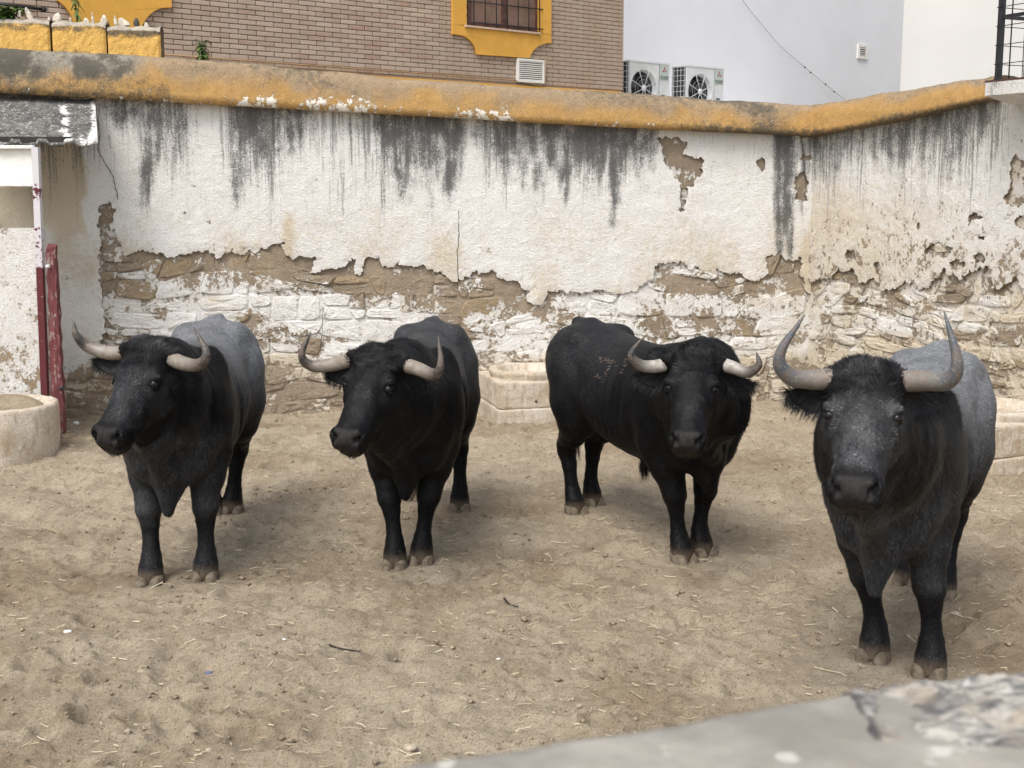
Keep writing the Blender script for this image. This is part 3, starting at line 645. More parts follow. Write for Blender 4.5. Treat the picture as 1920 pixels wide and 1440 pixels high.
# ---- ochre coping, rounded, swept along both walls
def coping(W, topf, a0, a1, hfun, parent, side):
    na = int((a1 - a0) / .02); a = np.linspace(a0, a1, na); prof = []
    nth = 22; th = np.linspace(0, math.pi * .97, nth)
    V = []; px_t = []
    for i, t in enumerate(np.concatenate([[-1], th])):
        if t < 0: off = np.full(na, -.02); z = topf(a) + .0 * a; tt = 0
        else:
            hh = hfun(a); off = .135 * math.cos(t) ** 1 if t < math.pi / 2 else .135 + .33 * math.cos(t) - .0; 
            if t < math.pi / 2: off = -.03 + .15 * (math.cos(t)) ** .55
            else: off = -.03 + .42 * -(-math.cos(t)) ** .8
            z = topf(a) + hh * (math.sin(t)) ** .85 ; off = np.full(na, off); tt = t
        P = W.pt(a, z, off + .06); V.append(P); px_t.append(np.full(na, tt))
    V = np.stack(V, 1); t_ = np.stack(px_t, 1); n_ = V.shape[1]
    nrm_amt = .018 * fbm(V[..., 0] * 2.5, V[..., 1] * 2.5, V[..., 2] * 4, 3, 101) + .007 * fbm(V[..., 0] * 14, V[..., 1] * 14, V[..., 2] * 14, 3, 102)
    V = V + nrm_amt[..., None] * (W.n * np.clip(np.cos(t_), -1, 1)[..., None] + np.array([0, 0, 1.0]) * np.sin(t_)[..., None])
    px = to_px(V); U = px[..., 0]; f = t_ / (math.pi / 2)
    n1 = fbm(U / 40, f * 2.5, o=4, seed=103); n2 = fbm(U / 130, f * 1.2, o=3, seed=104)
    yel = np.array([.46, .285, .11]); brn = np.array([.30, .23, .155]); gry = np.array([.27, .25, .21])
    k = np.clip(sstep(.22, .72, f + .34 * n1 + .30 * n2 + (.16 if side == 'M' else .02)) * .95, 0, 1)
    C = yel * (1 - k[..., None]) + brn * k[..., None]
    gm = (1 - sstep(225, 285, U + 25 * n1)) * sstep(.15, .38, f + .15 * n1) if side == 'M' else np.zeros_like(U)
    C = C * (1 - gm[..., None]) + gry * gm[..., None]
    C = C * (1 + .12 * n1[..., None])
    if side == 'M':
        mould = .26 + .30 * sstep(.2, .8, n2 + f * .4) + .25 * sstep(.55, 1.0, f) + .75 * gm * sstep(-.35, .2, n1) + .35 * (U < 320) * (1 - sstep(.1, .4, f)) + .5 * sstep(1230, 1330, U) * (1 - sstep(.0, .25, f)) + .30 * sstep(0, .4, n2) * sstep(1300, 1400, U) + .5 * (1 - sstep(60, 90, np.abs(U - 560) + 60 * n1)) * .6 * sstep(.3, .6, f) + .2 * (1 - sstep(.02, .10, f))
        paint = .86 * (1 - sstep(.04, .22, f - .16 * n2 - .1 * n1)) * (np.interp(U, [150, 200, 260, 300, 350, 420, 500, 700, 1000, 1180, 1230, 1260], [0, .4, .6, .8, .75, .45, .5, .45, .45, .5, .4, 0]) + .6 * n2)
    else:
        mould = .2 + .34 * sstep(.3, .9, f + n1 * .5) + .75 * (1 - sstep(.02, .12, f + .06 * n1)) + .3 * sstep(.1, .5, n2); paint = np.zeros_like(U)
    i, j = np.meshgrid(np.arange(na - 1), np.arange(n_ - 1), indexing='ij')
    Q = np.stack([i * n_ + j, (i + 1) * n_ + j, (i + 1) * n_ + j + 1, i * n_ + j + 1], -1).reshape(-1, 4)
    Vf = V.reshape(-1, 3)
    caps = []; T = []
    for e_ in (0, na - 1):
        c_ = V[e_].mean(0); ci = len(Vf) + len(caps); caps.append(c_)
        for j in range(n_ - 1): T.append([e_ * n_ + j, e_ * n_ + j + 1, ci])
    Vf = np.concatenate([Vf, caps]); ex = lambda x: np.concatenate([x.ravel(), [x.ravel()[0], x.ravel()[-1]]])
    return make_mesh('coping', Vf, Q, T, M_COPING, parent, cols=np.concatenate([C.reshape(-1, 3), [[.4, .3, .2]] * 2]), attrs={'mould': ex(mould), 'paint': ex(paint)})
_hm = [(0, 93, 176), (300, 108, 191), (560, 131, 206), (760, 151, 217), (1162, 177, 240), (1515, 200, 257)]
def hfun_m(a):
    A_, H_ = [], []
    for u, vt, vb in _hm: p_ = WM.from_px(u, vb, .06); q_ = WM.from_px(u, vt, -.06); A_.append(p_[0]); H_.append(q_[1] - p_[1])
    return np.interp(a, A_, H_)
def hfun_r(a):
    A_, H_ = [], []
    for u, vt, vb in [(1530, 200, 258), (1600, 190, 245), (1700, 173, 228), (1845, 152, 194)]: p_ = WR.from_px(u, vb, .06); q_ = WR.from_px(u, vt, -.06); A_.append(p_[0]); H_.append(q_[1] - p_[1])
    return np.interp(a, A_, H_)
coping(WM, top_main, -.6, WM.L + .02, hfun_m, wall_main, 'M')
coping(WR, top_right, -.02, float(WR.from_px(1885, 200)[0]), hfun_r, wall_right, 'R')

# ---- row of ochre blocks with cemented shards, top left
def wall_at(W, u, v, off):
    a, z = W.from_px(u, v, off); return W.pt(np.array(a), z, off)
par = empty('block_parapet', tuple(wall_at(WM, 150, 100, -.05)), label='row of ochre painted blocks with broken shards set along its top at upper left', cat='parapet')
def local(root, P): return np.asarray(P) - np.array(root.location)
angM = math.atan2(WM.d[1], WM.d[0])
for (u0, u1, v0, v1) in [(-90, 95, 38, 98), (99, 200, 44, 100), (203, 302, 52, 106)]:
    A0 = wall_at(WM, u0, v1 + 6, 0.04); A1 = wall_at(WM, u1, v1 + 6, .04); zt = wall_at(WM, (u0 + u1) / 2, (v0 + v1) / 2 - (v1 - v0) / 2 + 2, .04)[2]
    L = np.linalg.norm((A1 - A0)[:2]); zb = min(A0[2], A1[2]) - .06; c = (A0 + A1) / 2 - WM.n * .13; c[2] = (zt + zb) / 2
    nu, nv = max(6, int(L / .02)), int((zt - zb) / .02); mbk = MB()
    g = np.array([[i, j] for i in range(nu + 1) for j in range(nv + 1)], float) / [nu, nv]
    r_ = .03; ed = np.minimum(np.minimum(g[:, 0], 1 - g[:, 0]) * L, np.minimum(g[:, 1], 1 - g[:, 1]) * (zt - zb))
    oo = -.02 * (1 - np.clip(ed / r_, 0, 1)) ** 2 + .008 * fbm(g[:, 0] * L * 30 + u0, g[:, 1] * 7, o=3, seed=8)
    ft = c + WM.n * .13; X = (g[:, 0] - .5) * L; Zz = (g[:, 1] - .5) * (zt - zb) - .012 * (g[:, 1] > .99) * (np.minimum(g[:, 0], 1 - g[:, 0]) * L < .03)
    V = ft + X[:, None] * WM.d + Zz[:, None] * np.array([0, 0, 1]) + oo[:, None] * WM.n
    id_ = np.arange((nu + 1) * (nv + 1)).reshape(nu + 1, nv + 1)
    mbk.add(local(par, V), np.stack([id_[:-1, :-1], id_[1:, :-1], id_[1:, 1:], id_[:-1, 1:]], -1).reshape(-1, 4))
    mbk.box(local(par, c - WM.n * .012), (L - .006, .25, zt - zb - .004), rotz(angM), .012)
    V_ = np.concatenate(mbk.V); Zr = V_[:, 2] + par.location[2]; hgt = (Zr - zb) / (zt - zb)
    nn = fbm(V_[:, 0] * 6, V_[:, 2] * 6, o=3, seed=9)
    md = .85 * sstep(.70, .95, hgt + .15 * nn) + .7 * (1 - sstep(.15, .42, hgt + .15 * nn)) + (.3 if u1 > 250 else 0) * sstep(.6, .9, hgt)
    mbk.build('block', M_COPING, par, cols=np.tile([.64, .40, .12], (len(V_), 1)), attrs={'mould': md, 'paint': np.zeros(len(V_))})
    # rounded grey mortar cap
    m2 = MB(); xs = np.linspace(-L / 2, L / 2, 14); ths = np.linspace(-.1, math.pi + .1, 9); V = []
    for x in xs:
        jz = .008 * math.sin(x * 31) + .006 * random.uniform(-1, 1)
        for t in ths: V.append(c + WM.d * x + WM.n * (.125 * math.cos(t)) + np.array([0, 0, (zt - zb) / 2 - .02 + (.055 + jz) * math.sin(t)]))
    id_ = np.arange(14 * 9).reshape(14, 9); m2.add(local(par, np.array(V)), np.stack([id_[:-1, :-1], id_[1:, :-1], id_[1:, 1:], id_[:-1, 1:]], -1).reshape(-1, 4))
    m2.build('mortar_cap', M_COPING, par, smooth=True, cols=np.tile([.40, .36, .30], (126, 1)), attrs={'mould': np.full(126, .42), 'paint': np.full(126, .05)})
def shard(u, v, w, h, lean, mat, flat=.35):
    P = local(par, wall_at(WM, u, v, -.06)); m = MB(); n = 7; s = w / F_PX * 12.3; hh = h / F_PX * 12.3
    th = np.linspace(0, 2 * math.pi, n, endpoint=False); V = []
    for k, (rr_, zz) in enumerate([(.9, -.3), (1.0, .15), (.75, .55), (.35, .9)]):
        V.append(np.stack([P[0] + rr_ * s / 2 * np.cos(th) * (1 + .2 * np.sin(th * 2 + u)) + lean * zz * hh, P[1] + flat * rr_ * s / 2 * np.sin(th), P[2] + zz * hh + .12 * hh * np.sin(th + u)], -1))
    V = np.concatenate(V + [[[P[0] + lean * hh, P[1], P[2] + hh]]]); Q = []; 
    for r_ in range(3):
        for k in range(n): Q.append([r_ * n + k, r_ * n + (k + 1) % n, (r_ + 1) * n + (k + 1) % n, (r_ + 1) * n + k])
    T = [[3 * n + k, 3 * n + (k + 1) % n, 4 * n] for k in range(n)]; m.add(V, Q, T); return m.build('shard', mat, par, smooth=True)
for (u, v, w, h, l, mt) in [(56, 31, 13, 16, -.4, M_SHELL), (36, 29, 9, 9, .2, M_SHELL), (107, 36, 17, 11, .1, M_SHELL), (92, 37, 7, 5, 0, M_SHELL), (132, 38, 5, 6, 0, M_SHELL), (162, 41, 13, 7, 0, M_SHELL), (174, 40, 6, 16, 0, M_SHELL), (195, 42, 13, 13, 0, M_SHELL), (217, 43, 7, 13, -.1, M_SHELL), (226, 45, 8, 10, -.2, M_SHELL), (235, 45, 15, 11, -.8, M_SHELL), (256, 46, 14, 12, .1, M_SHELLD), (276, 51, 9, 9, -.3, M_SHELL)]: shard(u, v, w, h, l, mt)

# ------------------------------------------------------------------ shed at the left
shed = empty('lean_to_shed', (-4.6, 11.4, 0), label='low white lean-to shed with a mouldy corrugated roof at the left edge', cat='shed')
def roof():
    a0 = -.6; y_low = 11.15
    P00 = at(-80, 268, y_low); P10 = at(184, 271, y_low); T0 = wall_at(WM, -80, 174, .02); T1 = wall_at(WM, 178, 184, .02)
    nu, nv = 120, 24; V = []; att = []
    for i in range(nu + 1):
        f = i / nu; lo = P00 * (1 - f) + P10 * f; hi = T0 * (1 - f) + T1 * f
        ph = (i / nu * 5.2) % 1; c = .030 * (1 if ph < .30 else (1 - (ph - .30) / .10 if ph < .40 else (0 if ph < .9 else (ph - .9) / .1)))
        for j in range(nv + 1):
            g = j / nv; p = lo * (1 - g) + hi * g + np.array([0, -.3, .95]) * (c * (1 - sstep(.0, .35, g)) - .0); p = p + np.array([0, 0, .012 * fbm(np.array([p[0] * 6]), np.array([p[2] * 9]), o=3, seed=12)[0]]); V.append(p)
    V = np.array(V); n = (nu + 1) * (nv + 1); V2 = np.concatenate([V, V - np.array([0, -.006, .022])]); idx = np.arange(n).reshape(nu + 1, nv + 1)
    q = np.stack([idx[:-1, :-1], idx[1:, :-1], idx[1:, 1:], idx[:-1, 1:]], -1).reshape(-1, 4)
    Q = [q, q[:, ::-1] + n]
    for ed in (idx[:, 0], idx[-1, :][::1], idx[0, :]): Q.append(np.stack([ed[:-1], ed[:-1] + n, ed[1:] + n, ed[1:]], -1))
    px = to_px(V2); U, W_ = px[:, 0], px[:, 1]
    m = .92 + .5 * fbm(U / 30, W_ / 20, o=3, seed=13) - 1.1 * np.exp(-((U - 122 - (W_ - 230) * .12) / 14) ** 2) * (W_ > 190) - .45 * sstep(240, 268, W_) - 1.1 * sstep(160, 176, U)
    n = NT('mouldy_roof_sheet', .95, .1); f = n.noise(9, 6, .65); g = n.noise(48, 6, .7); s2 = n.noise(1, 4, .6, n.scale(n.pos, (22, 22, 6)))
    c = n.mix(n.ramp(f, .35, .7), (.075, .077, .073), (.17, .165, .15)); c = n.mix(n.ramp(n.math('ADD', g, n.math('MULTIPLY', s2, .4)), .74, .86, 0, .8), c, (.52, .50, .46))
    w = n.math('ADD', n.attr('paint'), n.math('ADD', n.math('MULTIPLY', n.math('SUBTRACT', f, .5), 1.3), n.math('MULTIPLY', n.math('SUBTRACT', g, .5), 1.0))); c = n.mix(n.ramp(w, .45, .75), c, (.70, .69, .67))
    white = .42 * np.exp(-((U - 122 - (W_ - 230) * .12) / 12) ** 2) * (W_ > 190) + .22 * sstep(235, 262, W_) + .40 * sstep(160, 176, U) + .2 + .25 * fbm(U / 20, W_ / 30, o=3, seed=41)
    return make_mesh('roof_sheet', V2 - np.array(shed.location), np.concatenate(Q), None, n.out(c, .95, n.bump(g, .01)), shed, attrs={'paint': white})
roof()
def front_panel(u0, u1, v0, v1, y, name, th=.08, mat=M_WASH, paint=.9, cream=.35, parent=shed, zb=None):
    a = at(u0, v0, y); b = at(u1, v1, y); a2 = at(u1, v0, y); z1 = a[2]; z0 = b[2] if zb is None else zb
    nxx, nzz = max(4, int((a2[0] - a[0]) / .03)), max(4, int((z1 - z0) / .03)); X = np.linspace(a[0], a2[0], nxx); Z = np.linspace(z0, z1, nzz)
    XX, ZZ = np.meshgrid(X, Z, indexing='ij'); YY = y + .006 * fbm(XX * 6, ZZ * 6, o=3, seed=14)
    V = np.stack([XX, YY, ZZ], -1).reshape(-1, 3); idx = np.arange(nxx * nzz).reshape(nxx, nzz); m = MB()
    loc = np.array(shed.location) if parent is shed else np.zeros(3)
    m.add(V - loc, np.stack([idx[:-1, :-1], idx[1:, :-1], idx[1:, 1:], idx[:-1, 1:]], -1).reshape(-1, 4))
    m.box(np.array([(a[0] + a2[0]) / 2, y + .008 + th / 2, (z0 + z1) / 2]) - loc, (a2[0] - a[0], th, z1 - z0))
    n = sum(len(v) for v in m.V); Vall = np.concatenate(m.V); pp = paint + .25 * fbm(Vall[:, 0] * 2.5, Vall[:, 2] * 2.5, o=3, seed=15) - (.25 * (1 - sstep(.6, 1.1, Vall[:, 2])))
    return m.build(name, mat, parent, attrs={'paint': pp, 'mould': np.zeros(n) - .1, 'cream': np.full(n, cream)})
front_panel(-260, 77, 428, 800, 11.15, 'low_wall', .12, paint=.93, cream=.35, zb=-.1)
front_panel(-260, 62, 279, 339, 11.12, 'upper_panel', .04, M_VENT)
m = MB(); sl = np.array(shed.location)
a = at(-260, 345, 11.09); b = at(66, 345, 11.09); m.box((a + b) / 2 - sl, (b[0] - a[0], .06, .045), bev=.006)
a = at(-260, 276, 11.09); b = at(64, 276, 11.09); m.box((a + b) / 2 - sl, (b[0] - a[0], .05, .03), bev=.005); m.build('panel_frame', M_WHPAINT, shed)
P0 = at(67, 276, 11.07); P1 = at(86, 770, 11.07); m = MB(); L = P0[2] - P1[2]
pts = np.linspace(0, 1, 40); V = []; att = []
for t in pts:
    c = P0 * (1 - t) + P1 * t
    for dx, dy in ((-.028, -.03), (.028, -.03), (.028, .03), (-.028, .03)): V.append(c + np.array([dx, dy, 0])); att.append(.80 if t < .30 else (.62 if t < .44 else .16))
    if abs(t - .16) < .03: att[-4:] = [.45] * 4
idx = np.arange(160).reshape(40, 4); Q = [[idx[i, k], idx[i, (k + 1) % 4], idx[i + 1, (k + 1) % 4], idx[i + 1, k]] for i in range(39) for k in range(4)] + [[0, 1, 2, 3], [159, 158, 157, 156]]
make_mesh('corner_post', np.array(V) - sl, Q, None, M_POST, shed, smooth=False, attrs={'paint': att})
m = MB(); m.box(at(-60, 262, 11.22) - sl + np.array([-.15, .0, 0]), (2.1, .08, .05)); m.build('roof_batten', M_TWIG, shed)
m = MB(); m.box(np.array([-6.6, 11.6, .9]) - sl, (.1, .9, 1.9)); m.build('end_wall', M_CONC, shed)

post = empty('gate_post', tuple(at(108, 812, 10.97) * [1, 1, 0]), label='weathered red timber post standing against the shed corner behind the round tub', cat='post')
pl_ = np.array(post.location); A = at(97, 466, 11.0); B = at(112, 812, 10.97); m = MB(); V = []
for i, t in enumerate(np.linspace(0, 1, 26)):
    c = A * (1 - t) + B * t; w = .036 + .018 * t
    for k, (dx, dy) in enumerate(((-1, -1), (1, -1), (1, 1), (-1, 1))):
        j_ = .006 * math.sin(i * 2.1 + k) + .004 * random.uniform(-1, 1); V.append(c + np.array([dx * (w + j_), dy * .035, .015 * k if i == 0 else 0]) - pl_)
idx = np.arange(104).reshape(26, 4); Q = [[idx[i, k], idx[i, (k + 1) % 4], idx[i + 1, (k + 1) % 4], idx[i + 1, k]] for i in range(25) for k in range(4)] + [[0, 1, 2, 3], [103, 102, 101, 100]]
m.add(V, Q); m.build('timber', M_RED, post)
for (u, v) in ((92, 499), (117, 727)):
    m = MB(); c = at(u, v, 10.95) - pl_; m.tube([c, c + np.array([0, -.05, 0])], [.016, .016], 8); m.build('bolt', M_BLACK if v > 600 else M_WHPAINT, post, True)

# ------------------------------------------------------------------ stone troughs
def m_trough():
    n = NT('worn_trough_stone', .93, .15); f = n.noise(5, 6, .65); g = n.noise(26, 6, .65); h = n.noise(95, 4, .6); v = n.noise(1, 5, .65, n.scale(n.pos, (18, 18, 5)))
    c = n.mix(n.ramp(f, .36, .64), (.46, .385, .29), (.58, .52, .44)); c = n.mix(n.ramp(v, .48, .66, 0, .7), c, (.36, .27, .18)); c = n.mix(n.ramp(g, .54, .68, 0, .55), c, (.70, .66, .60)); c = n.mix(n.ramp(h, .53, .68, 0, .55), c, (.22, .18, .13)); c = n.mix(n.ramp(n.noise(2.6, 4), .5, .7, 0, .5), c, (.33, .29, .23))
    b = n.bump(g, .014, .8); b = n.bump(h, .006, .8, b); return n.out(c, .93, b)
M_TROUGH = m_trough()
def attrs_stone(Vn, paint=.55, cream=.8, mould=.05, seed=1):
    return {'paint': paint + .3 * fbm(Vn[:, 0] * 4 + seed, Vn[:, 2] * 4, Vn[:, 1] * 4, 3, seed), 'mould': np.full(len(Vn), mould), 'cream': np.full(len(Vn), cream)}
def basin(m, R_, z0, z1, n=56, lip=.07, depth=.14):
    m.lathe([(R_ * .96, z0), (R_ * .99, z0 + (z1 - z0) * .5), (R_, z1 - .03), (R_ * .985, z1 - .008), (R_ - .02, z1), (R_ - lip, z1 - .004), (R_ - lip - .02, z1 - .02), (R_ - lip - .03, z1 - depth * .5), (R_ - lip - .1, z1 - depth), (.02, z1 - depth - .01)], n, jitter=.014)
# tub at the left
tub = empty('round_stone_tub', (-4.235, 10.35, 0), label='big round whitewashed stone tub cut by the left edge of the picture, heaped sand inside', cat='trough')
m = MB(); basin(m, .49, -.06, .445, 80, .085, .12); V = np.concatenate(m.V); V[:, :2] *= (1 + .02 * np.sin(V[:, 2:3] * 9)); m.V = [V]
m.build('tub_body', M_TROUGH, tub, True, attrs=attrs_stone(V, .52, .75, .12, 3))
m = MB(); gr = np.linspace(0, 1, 14); V = []; th = np.linspace(0, 2 * math.pi, 40, endpoint=False)
for r_ in gr: V.append(np.stack([.40 * r_ * np.cos(th), .40 * r_ * np.sin(th), .36 + .0 * th + .13 * np.clip(np.sin(th), 0, 1) * sstep(.3, .85, r_) * (1 - .6 * r_ ** 6) + .006 * vnoise(r_ * np.cos(th) * 9, r_ * np.sin(th) * 9, seed=3)], -1))
i = np.arange(13)[:, None] * 40; j = np.arange(40)[None]; m.add(np.concatenate(V), np.stack([i + j, i + (j + 1) % 40, i + 40 + (j + 1) % 40, i + 40 + j], -1).reshape(-1, 4)[:, ::-1]); m.build('sand_fill', M_SAND, tub, True, attrs={'damp': np.zeros(560) + .2})
def square_trough(name, loc, rz, label):
    t = empty(name, loc, rz, label=label, cat='trough', group='square stone troughs with a round basin')
    def block(nm, c, d, seed):
        m = MB(); n = 16; bev = .02
        # subdivided box
        for ax in range(3):
            o = [a for a in range(3) if a != ax]
            for sg in (-1, 1):
                g = np.array([[i, j] for i in range(n + 1) for j in range(n + 1)], float) / n * 2 - 1; V = np.zeros((len(g), 3)); V[:, o[0]] = g[:, 0]; V[:, o[1]] = g[:, 1]; V[:, ax] = sg
                H = np.array(d) / 2; P = V * H; inner = np.clip(P, -(H - bev), H - bev); dl = P - inner; ln = np.linalg.norm(dl, axis=1, keepdims=True); P = np.where(ln > 0, inner + dl / np.maximum(ln, 1e-9) * bev, P)
                P = P + .006 * np.stack([fbm(P[:, 0] * 12 + seed, P[:, 1] * 12, P[:, 2] * 12, 3, k) for k in (1, 2, 3)], -1)
                idx = np.arange((n + 1) ** 2).reshape(n + 1, n + 1); q = np.stack([idx[:-1, :-1], idx[1:, :-1], idx[1:, 1:], idx[:-1, 1:]], -1).reshape(-1, 4)
                m.add(P + np.array(c), q if (sg > 0) != (ax == 1) else q[:, ::-1])
        V = np.concatenate(m.V); m.build(nm, M_TROUGH, t, True, attrs=attrs_stone(V, .60, .7, .08, seed))
    block('base_block', (.43, .43, .05), (.90, .90, .19), 3); block('upper_block', (.43, .43, .27), (.86, .86, .255), 5)
    m = MB(); basin(m, .405, .38, .475, 72, .075, .13); V = np.concatenate(m.V) + np.array([.43, .43, 0]); m.V = [V]; m.build('basin_rim', M_TROUGH, t, True, attrs=attrs_stone(V, .5, .75, .25, 9))
    c = (.45, -.004, .215); m = MB(); m.tube([(.36, -.02 + .02, .21), (.36, -.006, .21)], [.011, .011], 8); m.build('drain_hole', M_BLACK, t)
    return t
square_trough('stone_trough', (-.122, 11.72, 0), R(15), 'square block trough with a round basin rim standing between the second and third bulls')
_ta = math.atan2(WR.d[1], WR.d[0]); _tc = np.array([3.87, 10.10, 0]) - rotz(_ta) @ np.array([.43, .43, 0])
square_trough('stone_trough', (_tc[0], _tc[1], 0), _ta, 'square block trough with a round basin at the right edge behind the rightmost bull')

# ------------------------------------------------------------------ balcony slab + railing at right
SLZ0, SLZ1 = 2.885, 3.01
s0 = at(1847, 170, 10.4); sd = WR.d; sn = WR.n
slab = empty('balcony_slab', (float(s0[0]), float(s0[1]), SLZ0), label='lichen-stained white concrete slab jutting from the top of the right-hand wall under black mesh', cat='slab')
m = MB(); P = []
o2 = np.array([s0[0], s0[1], SLZ1]); out = [o2, o2 + sd * 4, o2 + sd * 4 - sn * 1.8, o2 - sn * 1.8 - sd * .05]
# chamfered end: underside pulled in
V = []; inn = [o2 + sd * .10 - sn * .16, o2 + sd * 4 - sn * .16, o2 + sd * 4 - sn * 1.8, o2 - sn * 1.8]
for p in out: V.append(p)
for p in out: V.append(p - np.array([0, 0, .10]))
for p in inn: V.append(p - np.array([0, 0, .165]))
V = np.array(V) - np.array(slab.location); Q = [[0, 1, 2, 3], [8, 11, 10, 9]] + [[4 * r_ + k, 4 * r_ + (k + 1) % 4, 4 * (r_ + 1) + (k + 1) % 4, 4 * (r_ + 1) + k] for r_ in range(2) for k in range(4)]
m.add(V, Q); m.build('slab', M_WASH, slab, attrs={'paint': np.full(12, .9), 'mould': np.array([.42] * 4 + [.30] * 4 + [.0] * 4), 'cream': np.full(12, .15)})
m = MB(); m.box((o2 + sd * 1.98 - sn * .03) - np.array(slab.location) + np.array([0, 0, .009]), (3.98, .05, .016), rotz(math.atan2(sd[1], sd[0]))); m.build('rusty_strip', simple('rusty_iron', (.07, .035, .028), .8, .3, 20), slab)
rail = empty('mesh_railing', (float(s0[0]), float(s0[1]), SLZ1), label='black iron railing with square wire mesh standing on the slab at top right', cat='railing')
rl = np.array(rail.location); pc = o2 + sd * .07 - sn * .06
def rod(a, b, r_, nm, n=6): m_ = MB(); m_.tube([a - rl, b - rl], [r_, r_], n); return m_.build(nm, M_BLACK, rail, True)
Zv = np.array([0, 0, 1.0])
m = MB(); m.box(pc - rl + Zv * .6, (.04, .04, 1.2), rotz(math.atan2(sd[1], sd[0]))); m.build('post', M_BLACK, rail)
m = MB(); m.box(pc + sd * 1.6 - rl + Zv * .6, (.04, .04, 1.2), rotz(math.atan2(sd[1], sd[0]))); m.build('post', M_BLACK, rail)
for dv in (sd, -sn):
    L_ = 3.2 if dv is sd else 1.5
    for z in (.50, 1.16): m = MB(); m.box(pc + dv * L_ / 2 - rl + Zv * z, (L_ - .02, .026, .026), rotz(math.atan2(dv[1], dv[0]))); m.build('rail_bar', M_BLACK, rail)
    z = .14; k = 0
    offn = (sn if dv is sd else -sd) * .022
    while z < 1.15: rod(pc + Zv * z + offn - dv * .03, pc + dv * L_ + Zv * z + offn, .0035, 'mesh_wire'); z += .145
    x = .14
    while x < L_: rod(pc + dv * x + Zv * .01 + offn * 1.35, pc + dv * x + Zv * 1.16 + offn * 1.35, .0035, 'mesh_wire'); x += .145

# ------------------------------------------------------------------ brick building behind
tb = .845; BC = np.array([.0842 * 20.5, 20.5, 0]); bd = np.array([1, tb, 0]) / math.hypot(1, tb); bn = np.array([bd[1], -bd[0], 0])
def bpx(u, v, off=0.0):
    r = ray(u, v); C = np.array([0, 0, CAM_H]); k = ((BC + bn * off - C) @ bn) / (r @ bn); P = C + r * k; return np.array([(BC - P) @ bd, P[2]])   # a measured leftwards from the corner
def bpt(a, z, off=0.0): return BC - bd * a + np.array([0, 0, z]) + bn * off
angB = math.atan2(bd[1], bd[0]); RB = rotz(angB)
bld = empty('brick_house', (float(BC[0] - 4 * bd[0]), float(BC[1] - 4 * bd[1]), 0), label='grey-brown brick house with ochre window surrounds behind the long wall', cat='building')
bl = np.array(bld.location)
LB = 12.0; m = MB(); m.box(bpt(LB / 2, 4.2, -4.0) - bl, (LB, 7.97, 8.4), RB); m.build('wall', M_JOINT, bld)
z_pl = bpx(1162, 176)[1]; z_pl2 = bpx(305, 113)[1]; zpl = (z_pl + z_pl2) / 2
BL_, BH, PIT = .236, .0525, .0605
win_a = (bpx(1009, 30)[0], bpx(876, 30)[0]); win_zb = bpx(940, 52)[1]
rows0 = int((zpl + .03) / PIT)
cands = []; zz = zpl + .035; r_i = 0
m = MB(); m.box((.0, 0, 0), (BL_, .03, BH), bev=.004); bp = m.build('brick', M_BRICK, None, link=False) if False else None
def brick_mesh(L, name='brick'):
    m = MB(); m.box((0, 0, 0), (L, .03, BH), None, .005); o = m.build(name, M_BRICK, None); me = o.data; bpy.data.objects.remove(o); return me
bm_full, bm_half = brick_mesh(BL_), brick_mesh(BL_ / 2 - .005)
far = MB()
while zz < 6.9:
    a = -.0 if r_i % 2 == 0 else -(BL_ + .009) / 2
    while a < LB:
        L_ = BL_; c = a + BL_ / 2
        if a < -.01: L_ = BL_ / 2 - .005; c = L_ / 2
        inside = (win_a[0] - .02 < c + L_ * .3 and c - L_ * .3 < win_a[1] + .02) and zz > win_zb - .02
        if not inside:
            P = bpt(c, zz + BH / 2, .0); px = to_px(P); vis = (-20 < px[0] < 1170 and -12 < px[1] < np.interp(px[0], [0, 302, 303, 1162], [40, 50, 118, 180]))
            cands.append((vis, P, L_, px))
        a += BL_ + .011
    zz += PIT; r_i += 1
visb = sorted([c for c in cands if c[0]], key=lambda c: c[1][1])
for i, (v_, P, L_, px) in enumerate(visb[:300]):
    o = bpy.data.objects.new('brick', bm_full if L_ == BL_ else bm_half); col.objects.link(o); o.parent = bld
    o.location = tuple(P - bl + bn * random.uniform(-.001, .002)); o.rotation_euler = (0, 0, angB)
for (v_, P, L_, px) in visb[300:] + [c for c in cands if not c[0]]: far.box(P - bl, (L_, .03, BH), RB, .004)
o = far.build('brickwork', M_BRICK, bld); o['kind'] = 'stuff'
# plinth band
m = MB(); m.box(bpt(LB / 2, zpl / 2, .02) - bl, (LB, .05, zpl), RB, .006); m.build('plinth', M_YEL, bld)
# window surrounds
def outline(pts, off): return np.array([bpt(*bpx(u, v, off), off) for u, v in pts])
def surround(pts_full, nm):
    m = MB(); P = outline(pts_full, .055); m.prism(P - bl, bn, .035); return m.build(nm, M_YEL, bld)
# window frame surround made of: left jamb, right jamb, scalloped apron, head
def arc(u0, v0, u1, v1, cu, cv, n=8):
    a0 = math.atan2(v0 - cv, u0 - cu); a1 = math.atan2(v1 - cv, u1 - cu)
    if a1 - a0 > math.pi: a1 -= 2 * math.pi
    if a0 - a1 > math.pi: a1 += 2 * math.pi
    r0 = math.hypot(u0 - cu, v0 - cv); r1 = math.hypot(u1 - cu, v1 - cv)
    return [(cu + (r0 + (r1 - r0) * t) * math.cos(a0 + (a1 - a0) * t), cv + (r0 + (r1 - r0) * t) * math.sin(a0 + (a1 - a0) * t)) for t in np.linspace(0, 1, n)]
ap = [(849, 44), (849, 64)] + arc(849, 64, 894, 102, 852, 104)[1:] + [(993, 109)] + arc(993, 109, 1034, 81, 1032, 118)[1:] + [(1034, 64)]
m = MB()
P = outline(ap, .055); m.prism(P - bl, bn, .035); m.build('window_apron', M_YEL, bld)
